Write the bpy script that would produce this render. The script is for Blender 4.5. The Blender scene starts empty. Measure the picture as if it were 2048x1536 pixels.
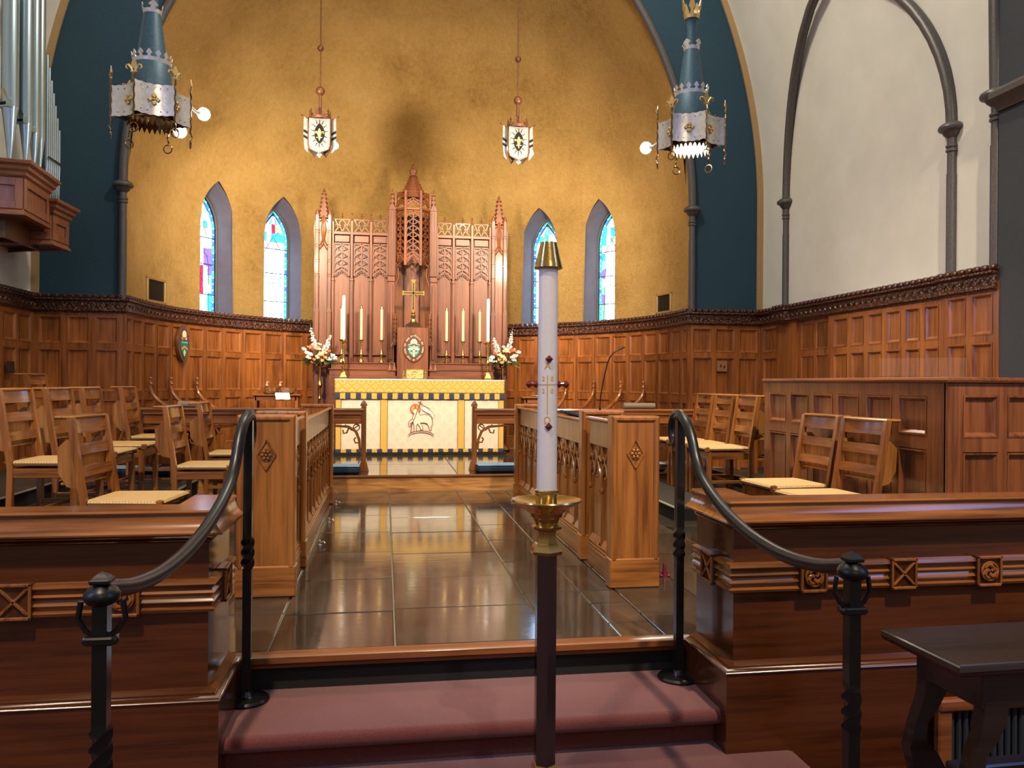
import bpy, bmesh, math, random
from mathutils import Vector, Matrix, Euler
R=math.radians; PI=math.pi
random.seed(7)
S=bpy.context.scene; COL=S.collection
# ------------------------------------------------------------------ camera
cam=bpy.data.cameras.new('camera'); camo=bpy.data.objects.new('camera',cam); COL.objects.link(camo)
cam.sensor_fit='HORIZONTAL'; cam.sensor_width=36.0; cam.lens=36.0*1600/2048
cam.shift_y=-2.0/2048
yaw=R(9.0)
_d=Vector((math.sin(yaw),math.cos(yaw),0)); _r=Vector((math.cos(yaw),-math.sin(yaw),0)); _u=Vector((0,0,1))
_a=0.008   # small roll of the hand-held camera
_r2=_r*math.cos(_a)+_u*math.sin(_a); _u2=-_r*math.sin(_a)+_u*math.cos(_a)
camo.matrix_world=Matrix(((_r2.x,_u2.x,-_d.x,0),(_r2.y,_u2.y,-_d.y,0),(_r2.z,_u2.z,-_d.z,1.11),(0,0,0,1)))
cam.clip_start=0.05; S.camera=camo
# ------------------------------------------------------------------ view and world
S.view_settings.view_transform='Standard'; S.view_settings.look='None'
S.view_settings.gamma=1.0; S.view_settings.exposure=0.18; S.view_settings.use_curve_mapping=False
S.cycles.use_denoising=True; S.cycles.max_bounces=8; S.cycles.sample_clamp_indirect=6.0
S.cycles.caustics_reflective=False; S.cycles.caustics_refractive=False
W=bpy.data.worlds.new('world'); S.world=W; W.use_nodes=True
W.node_tree.nodes['Background'].inputs[0].default_value=(0.80,0.66,0.52,1)
W.node_tree.nodes['Background'].inputs[1].default_value=0.24
def light(name,kind,loc,tgt,col,en,size=.1,sy=None,spot=60,blend=.5):
    l=bpy.data.lights.new(name,kind); l.energy=en; l.color=col
    if kind=='AREA':
        l.size=size
        if sy: l.shape='RECTANGLE'; l.size_y=sy
    elif kind=='SPOT': l.spot_size=R(spot); l.spot_blend=blend; l.shadow_soft_size=size
    else: l.shadow_soft_size=size
    o=bpy.data.objects.new(name,l); COL.objects.link(o); o.location=loc
    d=Vector(tgt)-Vector(loc); o.rotation_euler=d.to_track_quat('-Z','Y').to_euler()
    return o
WARM=(1.0,.79,.56); WHITE=(1.0,.87,.70); BLUE=(.25,.42,1.0)
# lantern floods and shield-light floods aimed into the apse
light('apse_flood','SPOT',(-1.50,7.10,3.33),(0.0,12.0,2.7),WARM,800,.16,None,100,.8)
light('apse_flood','SPOT',(2.30,7.10,3.30),(0.8,12.0,2.7),WARM,800,.16,None,100,.8)
light('altar_flood','SPOT',(-0.53,9.30,3.78),(0.3,11.2,1.9),WARM,48,.05,None,95,.8)
light('altar_flood','SPOT',(1.71,9.30,3.76),(0.4,11.2,1.9),WARM,48,.05,None,95,.8)
light('altar_flood','SPOT',(-0.98,9.30,3.70),(-1.4,11.8,2.6),WARM,270,.05,None,120,.9)
light('altar_flood','SPOT',(1.24,9.30,3.80),(2.0,11.8,2.6),WARM,270,.05,None,120,.9)
# lantern and nave spots for the choir, with added spots and fills among them
light('lantern_spot','SPOT',(2.60,6.60,3.08),(2.75,6.2,0),WHITE,190,.12,None,125,.7)
light('lantern_spot','SPOT',(-1.82,6.60,3.30),(-1.7,6.0,0),WARM,110,.12,None,125,.7)  # added spot; the left lantern itself is unlit underneath
light('nave_spot','SPOT',(-1.3,-0.3,6.9),(-1.4,5.0,.6),WARM,1900,.12,None,50,.6)
light('nave_spot','SPOT',(2.4,-0.3,6.9),(2.8,4.8,.6),WARM,2100,.12,None,50,.6)
light('nave_spot','SPOT',(1.3,-1.8,5.6),(0.5,2.45,1.22),WHITE,380,.08,None,13,.7)  # added narrow spot that only brightens the tall candle
light('vault_fill','POINT',(0.8,5.6,6.9),(0,0,0),WHITE,470,.25)  # added point light above the frame, brightens vault, walls and parapet tops
light('nave_fill','AREA',(0.5,-4.5,4.2),(0.6,3.0,.9),(1.0,.84,.66),32,3.0,1.5)
# added blue area lights either side of the camera, tinting the side faces
light('blue_side_fill','AREA',(-3.9,.8,3.0),(3.0,4.6,.6),BLUE,62,1.0,2.6)
light('blue_side_fill','AREA',(4.6,.2,3.0),(-1.6,5.2,.6),BLUE,38,1.0,2.6)
# ------------------------------------------------------------------ materials
MAT={}
def nm(name):
    m=bpy.data.materials.new(name); m.use_nodes=True; nt=m.node_tree; b=nt.nodes['Principled BSDF']; MAT[name]=m
    return m,nt,b
def setb(b,col=None,rough=None,metal=None,coat=None,emit=None,es=0,spec=None):
    if col: b.inputs['Base Color'].default_value=(*col,1)
    if rough is not None: b.inputs['Roughness'].default_value=rough
    if metal is not None: b.inputs['Metallic'].default_value=metal
    if coat: b.inputs['Coat Weight'].default_value=coat; b.inputs['Coat Roughness'].default_value=.12
    if spec is not None: b.inputs['Specular IOR Level'].default_value=spec
    if emit: b.inputs['Emission Color'].default_value=(*emit,1); b.inputs['Emission Strength'].default_value=es
def N(nt,t,**k):
    n=nt.nodes.new(t)
    for a,v in k.items(): setattr(n,a,v)
    return n
def coords(nt,scale=(1,1,1),rand=True):
    tc=N(nt,'ShaderNodeTexCoord'); mp=N(nt,'ShaderNodeMapping'); mp.inputs['Scale'].default_value=scale
    if rand:
        oi=N(nt,'ShaderNodeObjectInfo'); mu=N(nt,'ShaderNodeMath',operation='MULTIPLY'); mu.inputs[1].default_value=37.0
        nt.links.new(oi.outputs['Random'],mu.inputs[0]); ad=N(nt,'ShaderNodeVectorMath',operation='ADD')
        nt.links.new(tc.outputs['Object'],ad.inputs[0]); nt.links.new(mu.outputs[0],ad.inputs[1]); nt.links.new(ad.outputs[0],mp.inputs['Vector'])
    else: nt.links.new(tc.outputs['Object'],mp.inputs['Vector'])
    return mp
def ramp(nt,stops):
    r=N(nt,'ShaderNodeValToRGB'); e=r.color_ramp.elements
    while len(e)>1: e.remove(e[-1])
    e[0].position=stops[0][0]; e[0].color=(*stops[0][1],1)
    for p,c in stops[1:]: x=e.new(p); x.color=(*c,1)
    return r
def noise(nt,vec,scale,detail=4,rough=.6):
    n=N(nt,'ShaderNodeTexNoise'); n.inputs['Scale'].default_value=scale; n.inputs['Detail'].default_value=detail; n.inputs['Roughness'].default_value=rough
    nt.links.new(vec,n.inputs['Vector']); return n
def bump(nt,b,h,strength,dist=.01):
    u=N(nt,'ShaderNodeBump'); u.inputs['Strength'].default_value=strength; u.inputs['Distance'].default_value=dist
    nt.links.new(h,u.inputs['Height']); nt.links.new(u.outputs[0],b.inputs['Normal']); return u
def plain(name,col,rough=.5,metal=0,coat=None,var=0,bs=0,bsc=60,emit=None,es=0):
    m,nt,b=nm(name); setb(b,col,rough,metal,coat,emit,es)
    if var or bs:
        mp=coords(nt,(1,1,1),False); n=noise(nt,mp.outputs[0],bsc,5)
        if var:
            r=ramp(nt,[(.3,tuple(c*(1-var) for c in col)),(.7,tuple(min(1,c*(1+var)) for c in col))]); nt.links.new(n.outputs[0],r.inputs[0]); nt.links.new(r.outputs[0],b.inputs['Base Color'])
        if bs: bump(nt,b,n.outputs[0],bs)
    return m
def wood(name,dark,light_,axis='Z',rough=.32,coat=.35,fig=.5,wear=False):
    m,nt,b=nm(name); setb(b,None,rough,0,coat)
    lo,hi=1.6,38.0
    sc={'Z':(hi,hi,lo),'X':(lo,hi,hi),'Y':(hi,lo,hi)}[axis]
    mp=coords(nt,sc); n1=noise(nt,mp.outputs[0],1.0,5,.65)
    sc2={'Z':(5,5,.8),'X':(.8,5,5),'Y':(5,.8,5)}[axis]
    mp2=coords(nt,sc2); wv=N(nt,'ShaderNodeTexNoise'); wv.inputs['Scale'].default_value=1.0; wv.inputs['Detail'].default_value=3; nt.links.new(mp2.outputs[0],wv.inputs['Vector'])
    mx=N(nt,'ShaderNodeMath',operation='MULTIPLY'); mx.inputs[1].default_value=14*fig+.01; nt.links.new(wv.outputs[0],mx.inputs[0])
    fr=N(nt,'ShaderNodeMath',operation='PINGPONG'); fr.inputs[1].default_value=1.0; nt.links.new(mx.outputs[0],fr.inputs[0])
    a=N(nt,'ShaderNodeMath',operation='MULTIPLY_ADD'); a.inputs[1].default_value=.22; nt.links.new(fr.outputs[0],a.inputs[0]); nt.links.new(n1.outputs[0],a.inputs[2])
    mid=tuple((x+y)/2 for x,y in zip(dark,light_))
    r=ramp(nt,[(.38,dark),(.56,mid),(.8,light_)]); nt.links.new(a.outputs[0],r.inputs[0])
    hs=N(nt,'ShaderNodeHueSaturation'); oi=N(nt,'ShaderNodeObjectInfo'); mr=N(nt,'ShaderNodeMapRange'); mr.inputs['To Min'].default_value=.86; mr.inputs['To Max'].default_value=1.14
    nt.links.new(oi.outputs['Random'],mr.inputs[0]); nt.links.new(mr.outputs[0],hs.inputs['Value']); nt.links.new(r.outputs[0],hs.inputs['Color']); nt.links.new(hs.outputs[0],b.inputs['Base Color'])
    bump(nt,b,n1.outputs[0],.12,.002)
    return m
OD,OL=(.105,.030,.007),(.31,.105,.024)
for ax in 'XYZ':
    wood('oak'+ax,OD,OL,ax)
    wood('boxoak'+ax,(.19,.070,.016),(.46,.20,.050),ax,.3,.35)
    wood('chairoak'+ax,(.105,.034,.009),(.33,.125,.032),ax,.24,.6)
    wood('pewoak'+ax,(.14,.045,.009),(.38,.145,.032),ax,.34,.3)
    wood('mahog'+ax,(.042,.0108,.0028),(.098,.027,.0060),ax,.20,.6,.3)
    wood('capoak'+ax,(.085,.026,.007),(.30,.11,.026),ax,.20,.6,.35)  # lighter copy of mahog; light on parapet cap and band put in colour
    wood('consoleoak'+ax,(.12,.035,.012),(.32,.11,.036),ax,.34,.35)
    wood('redoak'+ax,(.085,.024,.008),(.20,.062,.020),ax,.42,.15,.3)
    wood('organoak'+ax,(.16,.058,.026),(.33,.125,.058),ax,.4,.2,.3)
wood('darkwood',(.07,.024,.011),(.15,.055,.024),'Z',.4,.2)
wood('stepoak',(.26,.105,.030),(.62,.31,.10),'X',.28,.4,1.3)
wood('nosingoak',(.07,.022,.007),(.20,.070,.020),'X',.35,.3)
wood('blacktable',(.010,.007,.006),(.030,.018,.014),'X',.3,.3)
def carvedmat():
    m,nt,b=nm('carved'); setb(b,None,.4,0,.25); mp=coords(nt,(1,1,1),False)
    v=N(nt,'ShaderNodeTexVoronoi'); v.inputs['Scale'].default_value=38; nt.links.new(mp.outputs[0],v.inputs['Vector'])
    r=ramp(nt,[(.05,(.17,.055,.022)),(.5,(.045,.014,.007))]); nt.links.new(v.outputs['Distance'],r.inputs[0]); nt.links.new(r.outputs[0],b.inputs['Base Color'])
    u=bump(nt,b,v.outputs['Distance'],.9,.012); u.invert=True
carvedmat()
def gold():
    m,nt,b=nm('gold_plaster'); setb(b,None,.46,.62)
    mp=coords(nt,(1,1,1),False); n=noise(nt,mp.outputs[0],1.1,6,.6); n2=noise(nt,mp.outputs[0],34,6,.75)
    mp3=coords(nt,(3,3,2.6),False); n3=noise(nt,mp3.outputs[0],5.5,8,.78)
    a=N(nt,'ShaderNodeMath',operation='MULTIPLY_ADD'); a.inputs[1].default_value=.45; nt.links.new(n3.outputs[0],a.inputs[0])
    s=N(nt,'ShaderNodeMath',operation='MULTIPLY'); s.inputs[1].default_value=.55; nt.links.new(n.outputs[0],s.inputs[0]); nt.links.new(s.outputs[0],a.inputs[2])
    r=ramp(nt,[(.28,(.31,.185,.050)),(.44,(.54,.35,.115)),(.56,(.65,.435,.155)),(.72,(.77,.55,.22))]); nt.links.new(a.outputs[0],r.inputs[0]); nt.links.new(r.outputs[0],b.inputs['Base Color'])
    ad=N(nt,'ShaderNodeMath',operation='MULTIPLY_ADD'); ad.inputs[1].default_value=.8; nt.links.new(n2.outputs[0],ad.inputs[0]); nt.links.new(n3.outputs[0],ad.inputs[2])
    bump(nt,b,ad.outputs[0],.9,.045)
gold()
plain('white_plaster',(.68,.675,.61),.75,var=.05,bs=.12,bsc=3)
plain('navy_wall',(.009,.046,.078),.7,var=.15,bs=.15,bsc=40)
plain('charcoal_wall',(.030,.038,.050),.7,var=.1,bs=.1,bsc=30)
plain('tan_strip',(.36,.24,.11),.6,var=.1)
plain('pewter',(.10,.095,.095),.42,.35,var=.2,bs=.1)
plain('reveal_plaster',(.075,.066,.085),.65,var=.12,bs=.2,bsc=8)
plain('lead',(.02,.02,.025),.5,.3)
plain('black_iron',(.008,.008,.009),.3,.2,coat=.3)
plain('rail_black',(.004,.005,.007),.36,0)
plain('brass',(.62,.43,.14),.2,1.0,bs=.1,bsc=20)
plain('old_brass',(.24,.16,.08),.16,1.0,bs=.15,bsc=30)
plain('gilt',(.62,.45,.20),.38,.8)
plain('shield_silver',(.26,.255,.26),.5,.5,var=.25,bs=.3,bsc=25)
plain('silver',(.62,.62,.63),.38,.75,var=.12,bs=.3,bsc=25)
plain('blue_metal',(.045,.11,.16),.5,.2,var=.2)
plain('rust_iron',(.16,.065,.03),.5,.5,var=.25)
plain('pipe_metal',(.42,.56,.66),.3,.9,bs=.05,bsc=5)
plain('dark_chrome',(.20,.18,.17),.08,1.0)
plain('candle_wax',(.86,.81,.78),.4,var=.03)
plain('candle_yellow',(.85,.66,.32),.45)
plain('gold_wax',(.85,.50,.07),.4,.3)
plain('red_wax',(.16,.010,.02),.4,coat=.3)
plain('roll_cloth',(.26,.19,.13),.6)
plain('linen',(.80,.77,.70),.85,bs=.3,bsc=120)
plain('navy_velvet',(.008,.022,.045),.85)
plain('blue_velvet',(.22,.38,.52),.8,var=.1,bs=.2)
plain('navy_fringe',(.03,.04,.085),.85,bs=.4,bsc=150)
plain('gold_fringe',(.66,.40,.07),.75,bs=.4,bsc=150)
plain('orphrey',(.62,.35,.06),.6,bs=.3,bsc=120)
plain('pearl_black',(.03,.03,.03),.4,var=.2)
plain('rush',(.60,.40,.17),.6,var=.15,bs=.3,bsc=80)
plain('rush_dark',(.30,.19,.08),.6,bs=.3)
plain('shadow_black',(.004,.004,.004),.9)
plain('green_leaf',(.03,.10,.025),.6,var=.3)
plain('lime_leaf',(.22,.26,.05),.6,var=.3)
plain('white_petal',(.85,.85,.82),.6)
plain('cream_petal',(.85,.75,.45),.6)
plain('coral_petal',(.72,.22,.12),.6)
plain('peach_petal',(.80,.42,.18),.6)
plain('enamel_green',(.02,.16,.11),.4)
plain('enamel_teal',(.15,.50,.52),.4)
plain('enamel_cream',(.80,.72,.52),.5)
plain('enamel_red',(.45,.02,.02),.4)
plain('enamel_gold',(.62,.45,.15),.4,.4)
plain('enamel_pink',(.75,.42,.36),.5)
plain('thread_brown',(.16,.05,.03),.8)
plain('thread_red',(.48,.09,.05),.8)
plain('thread_cream',(.72,.58,.45),.8)
plain('plate_metal',(.30,.15,.07),.4,.3)
plain('vent_dark',(.03,.022,.012),.5,.3)
plain('grey_trim',(.35,.38,.33),.4,.5)
plain('rubber_floor',(.035,.038,.030),.45,coat=.2,bs=.1)
plain('grille_blue',(.035,.045,.065),.45,.2)
plain('mic_black',(.02,.008,.006),.4,.3)
plain('hot_bulb',(1,1,1),.5,emit=(1,.93,.84),es=45)
plain('dim_inside',(.08,.02,.015),.6)
plain('grout',(.26,.23,.18),.8,var=.2)
def glassy(name,col,ior=1.45,rough=.02,alpha=.25):
    m,nt,b=nm(name); setb(b,col,rough); b.inputs['Transmission Weight'].default_value=1.0; b.inputs['IOR'].default_value=ior
glassy('clear_glass',(.95,.97,.97))
def thin_glass():
    m,nt,b=nm('acrylic'); setb(b,(.75,.55,.42),.08); b.inputs['Alpha'].default_value=.07
thin_glass()
def slate():
    m,nt,b=nm('slate'); mp=coords(nt,(1,1,1)); n=noise(nt,mp.outputs[0],2.3,7,.62)
    r=ramp(nt,[(.3,(.024,.021,.016)),(.55,(.044,.038,.028)),(.8,(.066,.057,.042))]); nt.links.new(n.outputs[0],r.inputs[0])
    hs=N(nt,'ShaderNodeHueSaturation'); oi=N(nt,'ShaderNodeObjectInfo'); mr=N(nt,'ShaderNodeMapRange'); mr.inputs['To Min'].default_value=.75; mr.inputs['To Max'].default_value=1.25
    nt.links.new(oi.outputs['Random'],mr.inputs[0]); nt.links.new(mr.outputs[0],hs.inputs['Value']); nt.links.new(r.outputs[0],hs.inputs['Color']); nt.links.new(hs.outputs[0],b.inputs['Base Color'])
    n2=noise(nt,mp.outputs[0],5,6,.6); rr=ramp(nt,[(.35,(.06,)*3),(.75,(.17,)*3)]); nt.links.new(n2.outputs[0],rr.inputs[0]); nt.links.new(rr.outputs[0],b.inputs['Roughness'])
    mp3=coords(nt,(2,9,1)); n3=noise(nt,mp3.outputs[0],2.2,5,.6)
    bump(nt,b,n3.outputs[0],.045,.012)
    b.inputs['Coat Weight'].default_value=.3; b.inputs['Coat Roughness'].default_value=.08
slate()
def carpet():
    m,nt,b=nm('carpet'); mp=coords(nt,(1,1,1),False); n=noise(nt,mp.outputs[0],260,3,.7); n2=noise(nt,mp.outputs[0],3,3,.5)
    r=ramp(nt,[(.3,(.080,.0105,.010)),(.7,(.185,.034,.029))]); nt.links.new(n.outputs[0],r.inputs[0]); nt.links.new(r.outputs[0],b.inputs['Base Color'])
    b.inputs['Roughness'].default_value=.95; b.inputs['Sheen Weight'].default_value=.3; bump(nt,b,n.outputs[0],.8,.006)
carpet()
def damask(name,c1,c2,sc,rough=.5):
    m,nt,b=nm(name); mp=coords(nt,(sc,sc,sc*.8),False)
    w=N(nt,'ShaderNodeTexWave'); w.wave_type='RINGS'; w.rings_direction='SPHERICAL'; w.inputs['Scale'].default_value=1.2; w.inputs['Distortion'].default_value=3
    fr=N(nt,'ShaderNodeVectorMath',operation='FRACTION'); sb=N(nt,'ShaderNodeVectorMath',operation='SUBTRACT'); sb.inputs[1].default_value=(.5,.5,.5)
    nt.links.new(mp.outputs[0],fr.inputs[0]); nt.links.new(fr.outputs[0],sb.inputs[0]); nt.links.new(sb.outputs[0],w.inputs['Vector'])
    r=ramp(nt,[(.3,c1),(.7,c2)]); nt.links.new(w.outputs[0],r.inputs[0]); nt.links.new(r.outputs[0],b.inputs['Base Color']); b.inputs['Roughness'].default_value=rough
    bump(nt,b,w.outputs[0],.35,.004)
damask('damask_cream',(.62,.53,.41),(.66,.57,.45),6.5,.6)
damask('damask_gold',(.52,.28,.045),(.64,.40,.10),8.5,.5)
def book():
    m,nt,b=nm('book_gilt'); setb(b,None,.35,.75); mp=coords(nt,(1,1,1),False); v=N(nt,'ShaderNodeTexVoronoi'); v.inputs['Scale'].default_value=60; nt.links.new(mp.outputs[0],v.inputs['Vector'])
    r=ramp(nt,[(.1,(.75,.60,.30)),(.4,(.30,.18,.06))]); nt.links.new(v.outputs['Distance'],r.inputs[0]); nt.links.new(r.outputs[0],b.inputs['Base Color']); bump(nt,b,v.outputs['Distance'],.6,.004)
book()
def pane_mat(name,col,es):
    plain(name,tuple(c*.5 for c in col),.2,emit=col,es=es)
pane_mat('pane_white',(.50,.70,1.0),6.5)
pane_mat('pane_pale',(.50,.74,1.0),4.2)
pane_mat('pane_blue',(.04,.22,.95),1.5)
pane_mat('pane_cyan',(.05,.55,1.0),1.7)
pane_mat('pane_yellow',(1.0,.75,.25),1.6)
pane_mat('pane_red',(.75,.02,.10),1.4)
pane_mat('pane_pink',(.95,.45,.60),2.2)
pane_mat('pane_green',(.25,.65,.45),1.2)
pane_mat('pane_violet',(.22,.15,.75),1.3)
# ------------------------------------------------------------------ mesh helpers
class M:
    def __init__(s): s.v=[]; s.f=[]; s.mi=[]; s.cur=0
    def add(s,vs,fs):
        b=len(s.v); s.v+= [tuple(x) for x in vs]; s.f+=[tuple(b+i for i in f) for f in fs]; s.mi+=[s.cur]*len(fs); return s
    def box(s,x0,x1,y0,y1,z0,z1,c=0,T=None):
        if x0>x1:x0,x1=x1,x0
        if y0>y1:y0,y1=y1,y0
        if z0>z1:z0,z1=z1,z0
        if c<=0:
            vs=[(x,y,z) for z in (z0,z1) for y in (y0,y1) for x in (x0,x1)]
            fs=[(0,2,3,1),(4,5,7,6),(0,1,5,4),(2,6,7,3),(0,4,6,2),(1,3,7,5)]
        else:
            c=min(c,(x1-x0)*.45,(y1-y0)*.45,(z1-z0)*.45); vs=[];fs=[]
            # 24 verts: per corner 3
            idx={}
            for iz,(z,zs) in enumerate(((z0,1),(z1,-1))):
                for iy,(y,ys) in enumerate(((y0,1),(y1,-1))):
                    for ix,(x,xs) in enumerate(((x0,1),(x1,-1))):
                        idx[ix,iy,iz]=len(vs)
                        vs+=[(x,y+ys*c,z+zs*c),(x+xs*c,y,z+zs*c),(x+xs*c,y+ys*c,z)]
            g=lambda a,b,d,k: idx[a,b,d]+k
            fs=[(g(0,0,0,0),g(0,0,1,0),g(0,1,1,0),g(0,1,0,0)),(g(1,0,0,0),g(1,1,0,0),g(1,1,1,0),g(1,0,1,0)),
                (g(0,0,0,1),g(1,0,0,1),g(1,0,1,1),g(0,0,1,1)),(g(0,1,0,1),g(0,1,1,1),g(1,1,1,1),g(1,1,0,1)),
                (g(0,0,0,2),g(0,1,0,2),g(1,1,0,2),g(1,0,0,2)),(g(0,0,1,2),g(1,0,1,2),g(1,1,1,2),g(0,1,1,2))]
            for a in (0,1):
                for b in (0,1):
                    e=(g(a,b,0,0),g(a,b,0,1),g(a,b,1,1),g(a,b,1,0)); fs.append(e if (a==b) else e[::-1])
                    e=(g(a,0,b,0),g(a,0,b,2),g(a,1,b,2),g(a,1,b,0)); fs.append(e[::-1] if (a==b) else e)
                    e=(g(0,a,b,1),g(0,a,b,2),g(1,a,b,2),g(1,a,b,1)); fs.append(e if (a==b) else e[::-1])
                    for d in (0,1):
                        e=(g(a,b,d,0),g(a,b,d,1),g(a,b,d,2)); fs.append(e if (a+b+d)%2==0 else e[::-1])
        if T: vs=[T@Vector(v) for v in vs]
        return s.add(vs,fs)
    def tube(s,pts,r,n=8,closed=False,up=None,phase=0,caps=True,flat=1.0):
        P=[Vector(p) for p in pts]; k=len(P); rr=r if isinstance(r,(list,tuple)) else [r]*k
        T=[]
        for i in range(k):
            if closed: t=P[(i+1)%k]-P[i-1]
            else: t=P[min(i+1,k-1)]-P[max(i-1,0)]
            T.append(t.normalized() if t.length>1e-9 else Vector((0,0,1)))
        u=Vector(up) if up else (Vector((0,0,1)) if abs(T[0].z)<.9 else Vector((1,0,0)))
        nn=(u-T[0]*u.dot(T[0])).normalized(); vs=[];fs=[]
        for i in range(k):
            nn=(nn-T[i]*nn.dot(T[i]))
            nn=nn.normalized() if nn.length>1e-6 else T[i].orthogonal().normalized()
            bb=T[i].cross(nn)
            for j in range(n):
                a=2*PI*j/n+phase; vs.append(P[i]+nn*(rr[i]*math.cos(a))+bb*(rr[i]*flat*math.sin(a)))
        m=k if closed else k-1
        for i in range(m):
            for j in range(n):
                a=i*n+j;b=i*n+(j+1)%n;c=((i+1)%k)*n+(j+1)%n;d=((i+1)%k)*n+j; fs.append((a,b,c,d))
        if caps and not closed: fs.append(tuple(range(n-1,-1,-1))); fs.append(tuple((k-1)*n+j for j in range(n)))
        return s.add(vs,fs)
    def lathe(s,prof,cx=0,cy=0,n=16,phase=0,a0=0,a1=2*PI,T=None,sx=1,sy=1):
        full=abs(a1-a0-2*PI)<1e-6; m=n if full else n+1; vs=[];fs=[]
        for r,z in prof:
            for j in range(m):
                a=phase+a0+(a1-a0)*j/n; vs.append((cx+r*sx*math.cos(a),cy+r*sy*math.sin(a),z))
        for i in range(len(prof)-1):
            for j in range(n):
                j2=(j+1)%m if full else j+1
                fs.append((i*m+j,i*m+j2,(i+1)*m+j2,(i+1)*m+j))
        if full:
            if prof[0][0]>1e-6: fs.append(tuple(range(m-1,-1,-1)))
            if prof[-1][0]>1e-6: fs.append(tuple((len(prof)-1)*m+j for j in range(m)))
        if T: vs=[T@Vector(v) for v in vs]
        return s.add(vs,fs)
    def prism(s,poly,d0,d1,T=None,plane='XZ'):
        # polygon in plane, extruded d0..d1 along the remaining axis
        k=len(poly); vs=[]
        for d in (d0,d1):
            for a,b in poly:
                vs.append({'XZ':(a,d,b),'XY':(a,b,d),'YZ':(d,a,b)}[plane])
        fs=[tuple(range(k)),tuple(range(2*k-1,k-1,-1))]+[(i+k,(i+1)%k+k,(i+1)%k,i) for i in range(k)]
        if T: vs=[T@Vector(v) for v in vs]
        return s.add(vs,fs)
    def sphere(s,c,r,n=8,m=6,sz=1):
        return s.lathe([(max(r*math.sin(PI*i/m),1e-4),c[2]-r*sz*math.cos(PI*i/m)) for i in range(m+1)],c[0],c[1],n)
    def octa(s,c,r,rz=None):
        rz=rz or r; x,y,z=c
        return s.add([(x+r,y,z),(x,y+r,z),(x-r,y,z),(x,y-r,z),(x,y,z+rz),(x,y,z-rz)],[(0,1,4),(1,2,4),(2,3,4),(3,0,4),(1,0,5),(2,1,5),(3,2,5),(0,3,5)])
    def sweep(s,prof,path,closed_prof=True,caps=True):
        # prof (d,z), d outward (to the right of travel); path xy polyline, mitred
        k=len(path); ns=[]
        for i in range(k):
            def nrm(a,b):
                dx,dy=b[0]-a[0],b[1]-a[1]; L=math.hypot(dx,dy); return (dy/L,-dx/L)
            if i==0: n0=n1=nrm(path[0],path[1])
            elif i==k-1: n0=n1=nrm(path[-2],path[-1])
            else: n0=nrm(path[i-1],path[i]); n1=nrm(path[i],path[i+1])
            mx,my=n0[0]+n1[0],n0[1]+n1[1]; q=(1+n0[0]*n1[0]+n0[1]*n1[1]); ns.append((mx/q,my/q))
        vs=[];fs=[];p=len(prof)
        for (x,y),(nx,ny) in zip(path,ns):
            for d,z in prof: vs.append((x+nx*d,y+ny*d,z))
        q=p if closed_prof else p-1
        for i in range(k-1):
            for j in range(q):
                fs.append((i*p+j,i*p+(j+1)%p,(i+1)*p+(j+1)%p,(i+1)*p+j))
        if caps and closed_prof: fs.append(tuple(range(p-1,-1,-1))); fs.append(tuple((k-1)*p+j for j in range(p)))
        return s.add(vs,fs)
    def mesh(s,name,mats,ang=35):
        me=bpy.data.meshes.new(name); me.from_pydata(s.v,[],s.f)
        for m in (mats if isinstance(mats,(list,tuple)) else [mats]): me.materials.append(MAT[m] if isinstance(m,str) else m)
        if any(s.mi): me.polygons.foreach_set('material_index',s.mi)
        bm=bmesh.new(); bm.from_mesh(me); bmesh.ops.recalc_face_normals(bm,faces=bm.faces); bm.to_mesh(me); bm.free()
        me.polygons.foreach_set('use_smooth',[True]*len(me.polygons)); me.set_sharp_from_angle(angle=R(ang)); me.update(); return me
    def build(s,name,mats,parent=None,loc=None,rz=0,ang=35):
        return put(name,s.mesh(name,mats,ang),parent,loc,rz)
def put(name,me,parent=None,loc=None,rz=0):
    o=bpy.data.objects.new(name,me); COL.objects.link(o)
    if parent: o.parent=parent
    if loc: o.location=loc
    if rz: o.rotation_euler=(0,0,rz)
    return o
def tag(o,label=None,cat=None,group=None,kind=None):
    if label: o['label']=label
    if cat: o['category']=cat
    if group: o['group']=group
    if kind: o['kind']=kind
    return o
def thing(name,label,cat,loc=(0,0,0),rz=0,group=None):
    o=bpy.data.objects.new(name,None); COL.objects.link(o); o.location=loc; o.rotation_euler=(0,0,rz); o.empty_display_size=.1
    return tag(o,label,cat,group)
def dup(root,loc=None,rz=None,label=None,scale=None):
    kids={}
    for c in bpy.data.objects:
        if c.parent: kids.setdefault(c.parent.name,[]).append(c)
    def rec(o,par):
        c=o.copy(); COL.objects.link(c); c.parent=par
        for ch in kids.get(o.name,[]): rec(ch,c)
        return c
    r=rec(root,None)
    if loc is not None: r.location=loc
    if rz is not None: r.rotation_euler=(0,0,rz)
    if label: r['label']=label
    if scale: r.scale=scale
    return r
def struct(o): o['kind']='structure'; return o
def arc(cx,cz,r,a0,a1,n=8): return [(cx+r*math.cos(R(a0+(a1-a0)*i/n)),cz+r*math.sin(R(a0+(a1-a0)*i/n))) for i in range(n+1)]
def prof_in(dz,Rr,w): return math.sqrt(max(Rr*Rr-dz*dz,0))-(Rr-w)
def bez(p,n=12):
    # Catmull-Rom through the points
    P=[Vector(a) for a in p]; P=[P[0]*2-P[1]]+P+[P[-1]*2-P[-2]]; out=[]
    for i in range(1,len(P)-2):
        for k in range(n):
            t=k/n; a,b,c,d=P[i-1:i+3]
            out.append(.5*((2*b)+(c-a)*t+(2*a-5*b+4*c-d)*t*t+(3*b-a-3*c+d)*t**3))
    out.append(P[-2]); return out
_tc={}
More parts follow.
